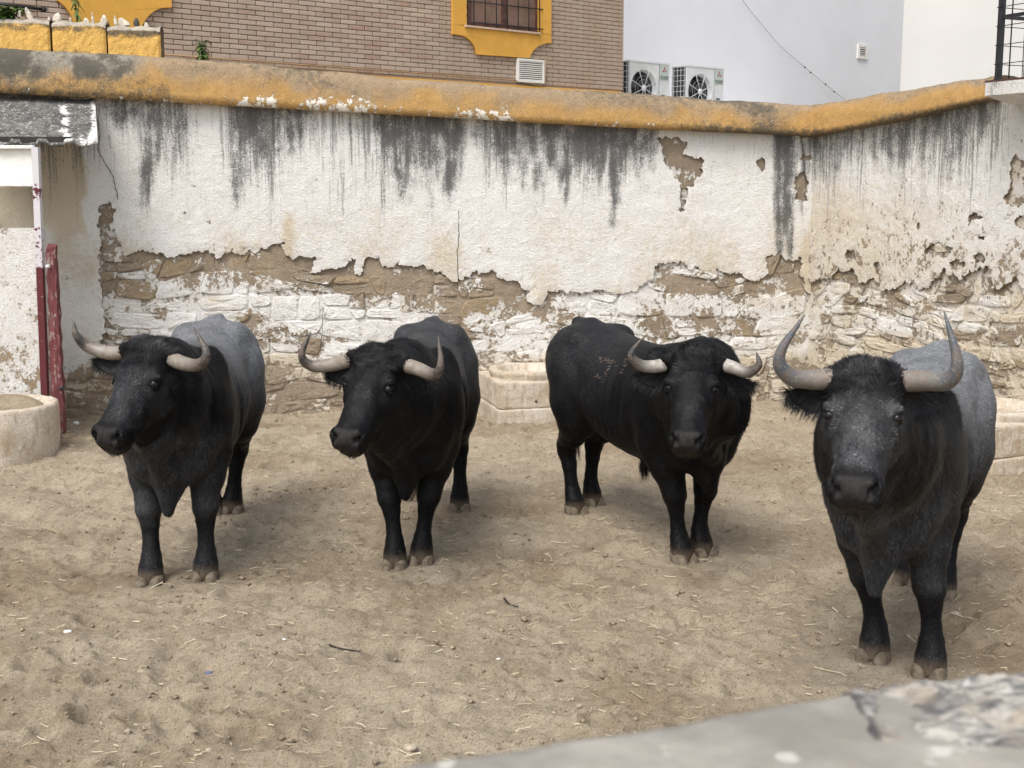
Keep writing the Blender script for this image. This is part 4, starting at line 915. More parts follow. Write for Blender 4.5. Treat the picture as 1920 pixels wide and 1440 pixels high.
for (ua, ub) in ((849, 875), (1010, 1034)):
    aa = bpx(ua, 20, .055)[0]; ab = bpx(ub, 20, .055)[0]; zb = bpx((ua + ub) / 2, 46 + (ua - 849) * .1 + 2, .055)[1]; m = MB(); m.box(bpt((aa + ab) / 2, (zb + 6.6) / 2, .038) - bl, (abs(ab - aa), .034, 6.6 - zb), RB); m.build('window_jamb', M_YEL, bld)
sil = MB(); a0_, a1_ = bpx(872, 52, .07)[0], bpx(1013, 60, .07)[0]; zs = bpx(942, 56, .07)[1]; sil.box(bpt((a0_ + a1_) / 2, zs, .02) - bl, (abs(a0_ - a1_), .14, .028), RB, .004); sil.build('window_sill', simple('stone_sill', (.50, .38, .28), .8), bld)
zw0, zw1 = zs + .015, zs + 1.5; aw0, aw1 = bpx(875, 30)[0], bpx(1010, 30)[0]; aw = (aw0 + aw1) / 2; ww = abs(aw0 - aw1)
win = MB(); 
for k in (-1, 1): win.box(bpt(aw + k * (ww / 2 - .03), (zw0 + zw1) / 2, .005) - bl, (.06, .05, zw1 - zw0), RB)
win.box(bpt(aw, (zw0 + zw1) / 2, .006) - bl, (.09, .045, zw1 - zw0), RB); win.box(bpt(aw, zw0 + .04, .008) - bl, (ww, .05, .06), RB); win.box(bpt(aw, zw1, .008) - bl, (ww, .05, .06), RB)
wo = win.build('window', M_WOOD, bld)
for k in (-1, 1):
    m = MB(); m.box(bpt(aw + k * ww * .24, (zw0 + zw1) / 2, -.005) - bl, (ww * .42, .02, zw1 - zw0), RB); m.build('pane', M_GLASS, wo)
gr_ = MB()
for i in range(7): a = aw1 + (aw0 - aw1) * (i + .25) / 6.6; P = bpt(a, 0, .075) - bl; gr_.tube([P + Zv * (zw0 + .0), P + Zv * zw1], [.008, .008], 6)
for z in (zw0 + .05, zw0 + .33, zw0 + .95, zw1): P0 = bpt(aw0 + .02, z, .075) - bl; P1 = bpt(aw1 - .02, z, .075) - bl; gr_.tube([P0, P1], [.009, .009], 6)
gr_.build('window_grille', M_BLACK, bld, True)
# left apron of the next window
ap2 = [(107, -30), (107, 0)] + arc(107, 0, 140, 46, 60, 52)[1:] + [(150, 60), (258, 66), (268, 46)] + arc(268, 46, 322, 14, 320, 62)[1:] + [(322, -30)]
P = outline(ap2, .055); m = MB(); m.prism(P - bl, bn, .035); m.build('window_apron', M_YEL, bld)
# louvred vent and copper pipe
va0, va1 = bpx(970, 130, .05)[0], bpx(1020, 135, .05)[0]; vz1, vz0 = bpx(995, 111, .05)[1], bpx(995, 155, .05)[1]; vc = bpt((va0 + va1) / 2, (vz0 + vz1) / 2, .04) - bl; vw, vh = abs(va0 - va1), vz1 - vz0
vent = MB()
for k in (-1, 1): vent.box(vc + bd * k * (vw / 2 - .015), (.03, .045, vh), RB); vent.box(vc + Zv * k * (vh / 2 - .015), (vw - .062, .045, .03), RB)
vo = vent.build('wall_vent', M_VENT, bld); m = MB(); m.box(vc - bn * .008, (vw - .05, .01, vh - .05), RB); m.build('vent_back', M_ACD, vo)
for i in range(10): m = MB(); m.box(vc + Zv * (-(vh / 2 - .04) + i * (vh - .08) / 9), (vw - .064, .028, .014), RB); m.build('slat', M_VENT, vo)
m = MB(); pp_ = [bpt(*bpx(1024, 110, .05), .05), bpt(*bpx(1022, 154, .05), .05), bpt(*bpx(1012, 160, .05), .05), bpt(*bpx(960, 150, .05), .05), bpt(*bpx(800, 138, .05), .05), bpt(*bpx(560, 121, .05), .05), bpt(*bpx(306, 102, .05), .05)]
m.tube(np.array(pp_) - bl, .010, 6); m.build('copper_pipe', simple('copper_pipe', (.34, .22, .12), .6), bld, True)
rod_ = MB(); p0, p1 = bpt(*bpx(-20, 5, .12), .12), bpt(*bpx(78, 17, .12), .12); rod_.tube([p0 - bl, p1 - bl], [.018, .018], 8); rod_.tube([p1 - bl, bpt(*bpx(86, 19, .12), .12) - bl], [.034, .028], 8); rod_.build('drain_pipe', M_BLACK, bld, True)

# ------------------------------------------------------------------ white houses behind
def house(name, fp, h, mat, label):
    o = empty(name, (float(np.mean([p[0] for p in fp])), float(np.mean([p[1] for p in fp])), 0), label=label, cat='building'); l_ = np.array(o.location)
    m = MB(); P = np.array([[x, y, h] for x, y in fp]); m.prism(P - l_, (0, 0, 1), h + .2); m.build('wall', mat, o)
    m = MB(); c = P.mean(0); P2 = c + (P - c) * 1.02 + np.array([0, 0, .15]); m.prism(P2 - l_, (0, 0, 1), .149); m.build('roof', M_CONC, o); return o
wc = np.array([.0842 * 25.5, 25.5, 0])
def wpt(a, off=0): return wc + bd * a + bn * off
hA = house('white_house', [tuple(wpt(-3)[:2]), tuple(wpt(14)[:2]), tuple((wpt(14) - bn * 6)[:2]), tuple((wpt(-3) - bn * 6)[:2])], 11, M_WHITEB, 'pale blue-white rendered house wall behind the two cooling units')
hB = house('white_house', [(4.8, 16.2), (10, 14.6), (15, 24), (8.2, 26)], 10, M_CREAMB, 'cream-white rendered house at right behind the mesh railing')
def wpx(u, v, off=0.0):
    r = ray(u, v); C = np.array([0, 0, CAM_H]); k = ((wc + bn * off - C) @ bn) / (r @ bn); return C + r * k
hl = np.array(hA.location); c = wpx(1617, 97, .02); s = 24 / F_PX * c[1] * .5; m = MB(); 
for k in (-1, 1): m.box(c + bd * k * s * 1.0 - hl, (s * .5, .04, s * 2.1), RB); m.box(c + Zv * k * s * .85 - hl, (s * 1.6, .04, s * .4), RB)
vo = m.build('wall_vent', M_VENT, hA); m = MB(); m.box(c - bn * .01 - hl, (s * 1.6, .02, s * 1.5), RB); m.build('vent_back', M_ACD, vo)
for i in range(4): m = MB(); m.box(c + Zv * (i - 1.5) * s * .32 - hl, (s * 1.55, .035, s * .12), RB); m.build('slat', M_VENT, vo)
cb = MB(); P = [wpx(u, v, .06) for u, v in [(1380, -22), (1398, 8), (1430, 48), (1465, 88), (1509, 126), (1550, 160), (1588, 190), (1620, 214)]]; cb.tube(spline(P, 30), .0055, 6)
o = cb.build('wall_cable', simple('grey_cable', (.25, .25, .26), .6), None, True); tag(o, 'thin grey cable running down the blue-white house wall to the coping', 'cable')
cl = MB()
for (u, v) in ((1509, 126), (1520, 136), (1548, 158), (1564, 172)): P = wpx(u, v, .07); cl.box(P, (.035, .03, .035), RB, .006)
o2_ = cl.build('cable_clip', M_BLACK, o)
m = MB(); c = np.array([3.5, 22.6, 1.7]); m.box(bpt(-4.2, 1.6, -3.6), (8.0, 7, 3.2), RB); o = m.build('annex', M_WHITEB, None); tag(o, 'low flat-roofed annex under the cooling units, hidden behind the long wall', 'annex')

# ---- cooling units
def text_mesh(txt, size, mat, parent, loc, rot):
    cu = bpy.data.curves.new('t', 'FONT'); cu.body = txt; cu.size = size; cu.extrude = .001; cu.align_x = 'CENTER'
    t = bpy.data.objects.new('t', cu); col.objects.link(t); dg = bpy.context.evaluated_depsgraph_get(); dg.update(); me = bpy.data.meshes.new_from_object(t.evaluated_get(dg)); bpy.data.objects.remove(t)
    o = bpy.data.objects.new('badge_lettering', me); col.objects.link(o); me.materials.clear(); me.materials.append(mat); o.parent = parent; o.location = loc; o.rotation_euler = rot; return o
def ac_unit(P, label):
    # local frame: x along front, -y towards viewer, z up; origin at base centre of front face
    r = empty('cooling_unit', tuple(P), angB, label=label, cat='air conditioner', group='cooling units on the flat roof'); W_, H_, D_ = .93, .86, .36
    fx, fz, fr = -.135, .43, .30
    m = MB(); n = 40; th = np.linspace(0, 2 * math.pi, n, endpoint=False); sq = []
    for t in th:
        k = min((W_ / 2 + fx if math.cos(t) < 0 else W_ / 2 - fx) / abs(math.cos(t)) if abs(math.cos(t)) > 1e-6 else 9, (H_ - fz if math.sin(t) > 0 else fz) / abs(math.sin(t)) if abs(math.sin(t)) > 1e-6 else 9); sq.append((fx + math.cos(t) * k, fz + math.sin(t) * k))
    V = [(x, 0, z) for x, z in sq] + [(fx + fr * math.cos(t), 0, fz + fr * math.sin(t)) for t in th] + [(fx + (fr - .03) * math.cos(t), .07, fz + (fr - .03) * math.sin(t)) for t in th]
    Q = [[a * n + k, a * n + (k + 1) % n, (a + 1) * n + (k + 1) % n, (a + 1) * n + k] for a in range(2) for k in range(n)]; m.add(V, Q)
    for cx, cz in ((-W_ / 2, 0), (W_ / 2, 0), (-W_ / 2, H_), (W_ / 2, H_)): pass
    # fill corners between radial samples
    for sx in (-1, 1):
        for sz in (0, 1):
            cxx, czz = sx * W_ / 2, sz * H_; near = [p for p in range(n)]; 
            a_ = [k for k in range(n) if abs(sq[k][0] - cxx) < 1e-4]; b_ = [k for k in range(n) if abs(sq[k][1] - czz) < 1e-4]
            if a_ and b_:
                ka = min(a_, key=lambda k: abs(sq[k][1] - czz)); kb = min(b_, key=lambda k: abs(sq[k][0] - cxx)); m.add([(sq[ka][0], 0, sq[ka][1]), (sq[kb][0], 0, sq[kb][1]), (cxx, 0, czz)], None, [[0, 1, 2]])
    m.box((0, D_ / 2 + .001, H_ - .01), (W_ + .01, D_ + .02, .025)); m.box((W_ / 2 - .006, D_ / 2, H_ / 2), (.01, D_, H_)); m.box((0, D_ - .01, H_ / 2), (W_, .012, H_)); m.box((0, D_ / 2, .012), (W_, D_, .02)); m.box((-W_ / 2 + .012, .022, H_ / 2), (.022, .04, H_))
    m.build('casing', M_AC, r)
    m = MB(); m.box((-W_ / 2 + .03, D_ / 2, H_ / 2), (.04, D_ - .06, H_ - .05)); m.build('side_coil', M_ACD, r)
    m = MB()
    for i in range(9): m.box((-W_ / 2 + .002, D_ / 2 + .01, .08 + i * .088), (.008, D_ - .05, .008))
    for i in range(4): m.box((-W_ / 2 + .0, .07 + i * .08, H_ / 2), (.008, .006, H_ - .06))
    m.build('side_guard', M_AC, r)
    m = MB(); m.tube([(fx, .20, fz), (fx, .21, fz)], [fr, fr], 32); m.build('fan_back', M_ACD, r)
    for i in range(3):
        a = i * 2.094 + .5; m = MB(); m.add([(fx + .05 * math.cos(a), .12, fz + .05 * math.sin(a)), (fx + .26 * math.cos(a - .45), .10, fz + .26 * math.sin(a - .45)), (fx + .26 * math.cos(a + .45), .16, fz + .26 * math.sin(a + .45)), (fx + .08 * math.cos(a + .5), .15, fz + .08 * math.sin(a + .5))], [[0, 1, 2, 3]]); m.build('fan_blade', simple('fan_blade_grey', (.11, .11, .11), .5) if i == 0 and 'fan_blade_grey' not in bpy.data.materials else bpy.data.materials['fan_blade_grey'], r)
    m = MB()
    for i in range(8): a = i * math.pi / 4 + .39; m.tube([(fx + .05 * math.cos(a), -.006, fz + .05 * math.sin(a)), (fx + (fr + .004) * math.cos(a), -.004, fz + (fr + .004) * math.sin(a))], [.0055, .0055], 5)
    for rr_ in (.14, .2): m.tube([(fx + rr_ * math.cos(t), -.004, fz + rr_ * math.sin(t)) for t in np.linspace(0, 2 * math.pi, 33)], .0018, 4, cap=False)
    m.tube([(fx, -.014, fz), (fx, 0, fz)], [.052, .056], 20); m.build('fan_guard', M_AC, r, True)
    m = MB(); px_ = .345; m.box((px_, -.004, H_ - .15), (.225, .006, .25)); pn = m.build('badge_panel', M_ACP, r)
    m = MB(); cz = H_ - .115
    for a in (90, 210, 330):
        dx, dz = math.cos(R(a)), math.sin(R(a)); ex_, ez_ = -dz, dx; c0 = np.array([px_ + dx * .032, cz + dz * .032]); pts = [(c0[0] + dx * .03, -.009, c0[1] + dz * .03), (c0[0] + ex_ * .017, -.009, c0[1] + ez_ * .017), (c0[0] - dx * .03, -.009, c0[1] - dz * .03), (c0[0] - ex_ * .017, -.009, c0[1] - ez_ * .017)]
        m.prism(np.array(pts), (0, -1, 0), .002)
    m.build('badge_emblem', M_ACR, pn)
    text_mesh('MITSUBISHI', .040, M_ACT, pn, (px_, -.009, H_ - .238), (math.pi / 2, 0, 0)); text_mesh('HEAVY INDUSTRIES', .020, M_ACT, pn, (px_, -.009, H_ - .262), (math.pi / 2, 0, 0))
    m = MB(); m.box((.33, -.004, .33), (.09, .008, .022)); m.build('handle_slot', M_ACD, r)
    m = MB(); m.box((.225, -.002, H_ / 2), (.004, .003, H_ - .02)); m.build('panel_seam', M_ACD, r); return r
for (ul, ur, vt, dd, lab) in ((1176, 1261, 112, 21.6, 'grey-white cooling unit nearest the brick house corner'), (1283, 1364, 121, 22.6, 'grey-white cooling unit farther from the brick house, right of the other')):
    c = at((ul + ur) / 2, vt + 4, dd); ac_unit((c[0], c[1], c[2] - .86), lab)

# ------------------------------------------------------------------ plants on the wall
def plant(name, base, h, n, ln, wd, mat, label, spread=.12, curl=.6):
    r = empty(name, tuple(base), label=label, cat='plant'); rr = random.Random(int(abs(base[0] * 1000)))
    m = MB(); stems = []
    for i in range(max(2, n // 9)):
        t = np.linspace(0, 1, 6); dx, dy = rr.uniform(-1, 1) * spread, rr.uniform(-1, 1) * spread * .6; P = np.stack([dx * t ** 1.3, dy * t, h * rr.uniform(.7, 1) * t], -1); stems.append(P); m.tube(P, np.linspace(.005, .002, 6), 5)
    m.build('stem', M_LEAFD, r, True)
    for i in range(n):
        P = rr.choice(stems); k = rr.random() ** .7; p = P[min(5, int(k * 5.99))]; a = rr.uniform(0, 6.28); dv = np.array([math.cos(a), math.sin(a), rr.uniform(-.3, .8)]); dv /= np.linalg.norm(dv); sd_ = np.cross(dv, [0, 0, 1]); sd_ /= np.linalg.norm(sd_)
        L_ = ln * rr.uniform(.6, 1.2); V = []
        for t, w in ((0, .1), (.3, 1), (.65, .8), (1, .05)): c = p + dv * L_ * t - np.array([0, 0, curl * L_ * t * t]); V += [c - sd_ * wd * w / 2, c + np.array([0, 0, -.15 * wd * w]), c + sd_ * wd * w / 2]
        Q = [[j * 3 + k2, j * 3 + k2 + 1, j * 3 + k2 + 4, j * 3 + k2 + 3] for j in range(3) for k2 in range(2)]; mm = MB(); mm.add(V, Q); mm.build('leaf', mat, r, True)
    return r
plant('wall_plant', wall_at(WM, 382, 120, -.10), .22, 95, .085, .026, M_LEAF, 'small green weed with narrow leaves growing from the coping before the brick house', .05)
plant('wall_plant', wall_at(WM, 334, 114, -.12), .03, 10, .035, .018, M_LEAFD, 'tiny low weed on the coping just right of the ochre blocks', .06)
plant('ivy_bush', wall_at(WM, 14, 40, -.10), .15, 150, .085, .06, M_LEAF, 'dull green ivy clump on the far left of the ochre blocks', .17, .5)
plant('climbing_sprig', wall_at(WM, 146, 40, -.10), .26, 30, .06, .022, M_LEAF, 'thin green sprig rising among the shards on the ochre blocks', .03, 1.2)

# ------------------------------------------------------------------ foreground ledge
def ledge():
    r = empty('viewing_wall', (.6, .8, 0), label='blurred grey concrete wall top crossing the bottom right corner nearest the viewer', cat='wall'); l_ = np.array(r.location)
    zt = 1.72
    A = gnd(520, 1468, zt); B = gnd(1585, 1296, zt); Cc = gnd(2100, 1240, zt); E_ = np.array([A[0] - (B[0] - A[0]) * 1.2, A[1] - (B[1] - A[1]) * 1.2, zt])
    n1, n2 = 200, 40; V = []
    edge = [E_, A, B, Cc]; cum = np.concatenate([[0], np.cumsum([np.linalg.norm(edge[i + 1] - edge[i]) for i in range(3)])])
    s = np.linspace(0, cum[-1], n1); EX = np.interp(s, cum, [e[0] for e in edge]); EY = np.interp(s, cum, [e[1] for e in edge])
    EY = EY + .006 * fbm(EX * 9, EX * 0, o=4, seed=5)
    rows = []
    for j, f in enumerate(np.linspace(0, 1, n2)):
        Y = EY - .5 * f; Z = zt + .004 * fbm(EX * 14, Y * 14, o=4, seed=6) - .004 * (1 - sstep(0, .02, f)); rows.append(np.stack([EX, Y, Z], -1))
    rows = [np.stack([EX, EY + .012, np.full(n1, 0.0)], -1), np.stack([EX, EY + .012, np.full(n1, zt - .25)], -1), np.stack([EX, EY + .006, np.full(n1, zt - .02)], -1)] + rows + [np.stack([EX, EY - .5, np.full(n1, 0.0)], -1)]
    V = np.stack(rows, 1); k = V.shape[1]; i, j = np.meshgrid(np.arange(n1 - 1), np.arange(k - 1), indexing='ij'); Q = np.stack([i * k + j, i * k + j + 1, (i + 1) * k + j + 1, (i + 1) * k + j], -1).reshape(-1, 4)
    n = NT('ledge_concrete', .95, .15); f = n.noise(7, 6, .6); g = n.noise(26, 5, .6); h = n.noise(13, 3, .5)
    c = n.mix(n.ramp(f, .35, .7), (.21, .20, .175), (.33, .31, .27)); c = n.mix(n.ramp(g, .5, .7, 0, .5), c, (.24, .215, .175)); c = n.mix(n.ramp(n.math('ADD', h, n.math('MULTIPLY', g, .15)), .69, .76, 0, .6), c, (.56, .54, .49))
    make_mesh('wall_top', V.reshape(-1, 3) - l_, Q, None, n.out(c, .95, n.bump(g, .004)), r)
    # lumpy lichen crust
    rc = empty('broken_mortar_crust', (float(B[0]), float(B[1]) - .1, zt), label='rough black and white lichened mortar crust lying on the viewing wall at bottom right', cat='rubble'); l2 = np.array(rc.location)
    n1, n2 = 150, 110; X = np.linspace(B[0] - .005, Cc[0] + .02, n1); T_ = np.linspace(0, 1, n2); XX, TT = np.meshgrid(X, T_, indexing='ij'); ey = np.interp(XX, [e[0] for e in edge], [e[1] for e in edge])
    f0 = (XX - X[0]) / (X[-1] - X[0]); YY = ey + .0 - TT * (.11 + .12 * f0)
    hmp = .004 + .006 * f0 + .010 * fbm(XX * 22, YY * 30, o=4, seed=8) + .005 * (1 - np.abs(fbm(XX * 24, YY * 40, o=3, seed=9)) * 2) - .006 * np.exp(-((f0 - .10) / .05) ** 2) + .016 * np.exp(-((f0 - .03 - .03 * fbm(XX * 0, YY * 30, o=3, seed=23)) / .022) ** 2) * (.18 + .25 * sstep(.0, .5, 1 - TT))
    rim = np.minimum(np.minimum(f0 * 9, 1), np.minimum(TT * 7, (1 - TT) * 3)); hmp = hmp * np.clip(rim, 0, 1) ** .45 - .004
    V = np.stack([XX, YY, zt + hmp], -1).reshape(-1, 3); idx = np.arange(n1 * n2).reshape(n1, n2); Q = np.stack([idx[:-1, :-1], idx[:-1, 1:], idx[1:, 1:], idx[1:, :-1]], -1).reshape(-1, 4)
    n = NT('lichen_crust', .95, .15); f = n.noise(26, 6, .65, dist=.8); g = n.noise(60, 5, .6)
    c = n.mix(n.ramp(n.noise(34, 8, .7, n.scale(n.pos, (.6, 1.6, 1)), 1.5), .40, .62), (.10, .10, .10), (.40, .375, .33)); c = n.mix(n.ramp(g, .58, .70, 0, .6), c, (.58, .56, .52)); c = n.mix(n.ramp(n.noise(14, 3), .46, .62, 0, .65), c, (.37, .31, .235))
    c = n.mix(n.ramp(n.attr('dark'), .2, .8, 0, .85), c, (.06, .055, .055))  # left rim's shade is painted in here, along with random dark lichen patches
    make_mesh('crust', V - l2, Q[:, ::-1], None, n.out(c, .95, n.bump(g, .008)), rc, attrs={'dark': (np.exp(-((f0 - .012) / .02) ** 2) + .5 * sstep(.1, .5, fbm(XX * 18, YY * 40, o=3, seed=19))).ravel()})
ledge()

# ------------------------------------------------------------------ litter on the sand
def litter():
    r = np.random.default_rng(21)
    def scatter(n, rad):
        y = 2.3 + 10.3 * r.random(n) ** 1.15; x = (r.random(n) - .5) * .98 * y; return x, y
    # straw
    n = 6800; x, y = scatter(n, 0); c1 = fbm(x * .9, y * .9, o=2, seed=33) + .15 * (y > 6) + .2 * (x > 0); keep = c1 > r.uniform(-.9, .7, n); x, y = x[keep], y[keep]; n = len(x)
    L = r.gamma(2.0, .013, n) + .012; L = np.minimum(L, .13); a = r.uniform(0, math.pi, n); tl = r.normal(0, .18, n); w = r.uniform(.0011, .0022, n)
    z = ground_h(x, y) + .004; d = np.stack([np.cos(a), np.sin(a), tl], -1); sd_ = np.stack([-np.sin(a), np.cos(a), np.zeros(n)], -1); c = np.stack([x, y, z + np.abs(tl) * L * .5], -1)
    bend = r.normal(0, .12, n)[:, None] * sd_ * L[:, None]; V = []
    for k, t in enumerate((-.5, 0, .5)):
        p = c + d * (L * t)[:, None] + (bend if k == 1 else 0); V += [p - sd_ * w[:, None], p + sd_ * w[:, None], p + np.array([0, 0, 1.0]) * w[:, None] * 1.6]
    V = np.stack(V, 1).reshape(-1, 3); b_ = (np.arange(n) * 9)[:, None]; Q = np.concatenate([b_ + np.array([[q0 + s_ * 3, q1 + s_ * 3, q1 + s_ * 3 + 3, q0 + s_ * 3 + 3]]) for s_ in (0, 1) for (q0, q1) in ((0, 1), (1, 2), (2, 0))])
    o = make_mesh('straw', V, Q, None, M_STRAW, attrs={'tone': np.repeat(r.random(n), 9)}); tag(o, 'short dry straw scattered over the sand', 'straw', kind='stuff')
    # clods and grit
    n = 9000; x, y = scatter(n, 0); rad = .0030 + r.gamma(1.4, .0028, n); rad = np.minimum(rad, .022); z = ground_h(x, y)
    bv = np.array([[1, 0, 0], [-1, 0, 0], [0, 1, 0], [0, -1, 0], [0, 0, 1], [0, 0, -1], [.6, .6, .5], [-.6, .6, .5], [.6, -.6, .5], [-.6, -.6, .5]], float)
    fc = np.array([[0, 6, 8], [6, 4, 8], [8, 4, 9], [9, 4, 7], [7, 4, 6], [0, 2, 6], [2, 7, 6], [2, 1, 7], [1, 9, 7], [1, 3, 9], [3, 8, 9], [3, 0, 8], [0, 5, 2], [2, 5, 1], [1, 5, 3], [3, 5, 0]])
    V = bv[None] * rad[:, None, None] * r.uniform(.65, 1.25, (n, 10, 1)); V[..., 2] *= .75; V += np.stack([x, y, z + rad * .25], -1)[:, None]
    o = make_mesh('grit', V.reshape(-1, 3), None, (fc[None] + (np.arange(n) * 10)[:, None, None]).reshape(-1, 3), M_SAND, smooth=False, attrs={'damp': np.repeat(r.random(n) * .8, 10)}); o.data.materials.clear(); o.data.materials.append(simple('clod', (.27, .21, .145), .97, .4, 60, .004)); tag(o, 'small clods and grit strewn over the sand', 'grit', kind='stuff')
litter()
def lump(name, u, v, size, mat, label, cat, flat=.6, seed=1):
    q = gnd(u, v); s = size / F_PX * q[1] / 2; m = MB(); n, k = 12, 7; V = []
    for i in range(k):
        ph = -math.pi / 2 + math.pi * i / (k - 1)
        for j in range(n): t = 2 * math.pi * j / n; V.append([math.cos(ph) * math.cos(t), math.cos(ph) * math.sin(t) * .75, math.sin(ph) * flat])
    V = np.array(V); d_ = 1 + .35 * fbm(V[:, 0] * 1.7 + seed, V[:, 1] * 1.7, V[:, 2] * 1.7, 3, seed); V = V * d_[:, None] * s
    Q = [[i * n + j, i * n + (j + 1) % n, (i + 1) * n + (j + 1) % n, (i + 1) * n + j] for i in range(k - 1) for j in range(n)]; m.add(V, Q); o = m.build(name, mat, None, True)
    o.location = (q[0], q[1], gz(q[0], q[1]) + s * flat * .35); tag(o, label, cat); return o
lump('pebble', 768, 1418, 34, M_PEB, 'pale stone half buried by the near edge of the viewing wall', 'stone', .5, 2)
lump('pebble', 341, 1187, 12, M_PEB, 'small round tan pebble below the first bull', 'stone', .7, 3)
lump('pebble', 240, 1374, 15, M_PEB, 'small pale pebble in the lower left sand', 'stone', .6, 4)
lump('pebble', 1792, 1158, 22, M_PEB, 'flat pebble beside the rightmost bull hind hoof', 'stone', .5, 5)
lump('pebble', 392, 1416, 16, M_PEB, 'round pebble near the bottom edge at lower left', 'stone', .6, 6)
lump('pebble', 1086, 1342, 13, M_PEB, 'small dusty pebble in the sand above the ledge', 'stone', .7, 7)
lump('pebble', 143, 792, 12, M_PEBW, 'whitish pebble at the wall foot by the red post', 'stone', .7, 8)
lump('white_scrap', 127, 1196, 17, M_PEBW, 'white crumbled scrap on the sand at left', 'scrap', .35, 9)
lump('white_scrap', 935, 1247, 10, M_PEBW, 'tiny white scrap on the sand at lower centre', 'scrap', .4, 10)
lump('white_scrap', 519, 873, 14, M_PEBW, 'white scrap on the sand between the first two bulls', 'scrap', .35, 11)
lump('white_scrap', 533, 1215, 10, M_PEBW, 'white fleck lying left of the dark twig', 'scrap', .35, 12)
lump('blue_grey_scrap', 391, 1263, 14, simple('blue_scrap', (.10, .13, .22), .4), 'crumpled blue-grey scrap on the open sand at lower left', 'scrap', .5, 13)
def stick(pts, r0, mat, label, name='twig', cat='twig'):
    P = []
    for u, v in pts: q = gnd(u, v); P.append([q[0], q[1], gz(q[0], q[1]) + .008])
    m = MB(); m.tube(spline(P, 12), np.linspace(r0, r0 * .5, 12), 6); o = m.build(name, mat, None, True); tag(o, label, cat)
stick([(618, 1212), (636, 1222), (655, 1226), (676, 1234)], .005, M_TWIG, 'long dark twig lying on the sand at lower centre')
stick([(945, 1130), (956, 1137), (972, 1139)], .006, M_TWIG, 'short dark curled twig on the sand right of the second bull')
stick([(824, 1168), (829, 1184)], .008, M_STRAW, 'thick pale straw stub standing in the sand', 'straw_stub', 'straw')
stick([(1066, 1134), (1082, 1158)], .004, M_STRAW, 'long bright straw stalk lying on mid sand', 'straw_stub', 'straw')
stick([(1298, 1278), (1320, 1286), (1338, 1292)], .0035, M_STRAW, 'bent yellow straw stalk just above the ledge', 'straw_stub', 'straw')
stick([(96, 983), (114, 1000)], .005, M_STRAW, 'bright yellow straw piece on the sand left of the first bull', 'straw_stub', 'straw')

# ------------------------------------------------------------------ bulls
def smin(a, b, k): h = np.clip(.5 + .5 * (b - a) / k, 0, 1); return b * (1 - h) + a * h - k * h * (1 - h)
class Field:
    def __init__(s, lo, hi, h):
        s.h = h; s.lo = np.array(lo, float); s.n = np.ceil((np.array(hi) - s.lo) / h).astype(int) + 1
        s.ax = [(s.lo[i] + np.arange(s.n[i]) * h).astype(np.float32) for i in range(3)]; s.D = np.full(tuple(s.n), 1.0, np.float32)
    def sub(s, lo, hi):
        a = np.clip(np.floor((np.array(lo) - s.lo) / s.h).astype(int), 0, s.n); b = np.clip(np.ceil((np.array(hi) - s.lo) / s.h).astype(int) + 1, 0, s.n)
        sl = tuple(slice(a[i], b[i]) for i in range(3)); return sl, s.ax[0][sl[0]][:, None, None], s.ax[1][sl[1]][None, :, None], s.ax[2][sl[2]][None, None, :]
    def put(s, sl, d, k, neg=False):
        s.D[sl] = -smin(-s.D[sl], d, k) if neg else smin(s.D[sl], d, k)
    def cone(s, a, b, ra, rb, k=.05):
        a, b = np.array(a, float), np.array(b, float); m = max(ra, rb) + k + .02
        sl, X, Y, Z = s.sub(np.minimum(a, b) - m, np.maximum(a, b) + m); ab = b - a; L = ab @ ab + 1e-9
        t = np.clip(((X - a[0]) * ab[0] + (Y - a[1]) * ab[1] + (Z - a[2]) * ab[2]) / L, 0, 1)
        d = np.sqrt((X - a[0] - t * ab[0]) ** 2 + (Y - a[1] - t * ab[1]) ** 2 + (Z - a[2] - t * ab[2]) ** 2) - (ra + (rb - ra) * t); s.put(sl, d, k)
    def ell(s, c, r, k=.05, M=None, neg=False):
        c, r = np.array(c, float), np.array(r, float); m = r.max() + k + .02; sl, X, Y, Z = s.sub(c - m, c + m); X, Y, Z = X - c[0], Y - c[1], Z - c[2]
        if M is not None: M = np.array(M); X, Y, Z = (M[0][0] * X + M[0][1] * Y + M[0][2] * Z, M[1][0] * X + M[1][1] * Y + M[1][2] * Z, M[2][0] * X + M[2][1] * Y + M[2][2] * Z)
        k0 = np.sqrt((X / r[0]) ** 2 + (Y / r[1]) ** 2 + (Z / r[2]) ** 2); k1 = np.sqrt((X / r[0] ** 2) ** 2 + (Y / r[1] ** 2) ** 2 + (Z / r[2] ** 2) ** 2) + 1e-6
        s.put(sl, k0 * (k0 - 1) / k1, k, neg)
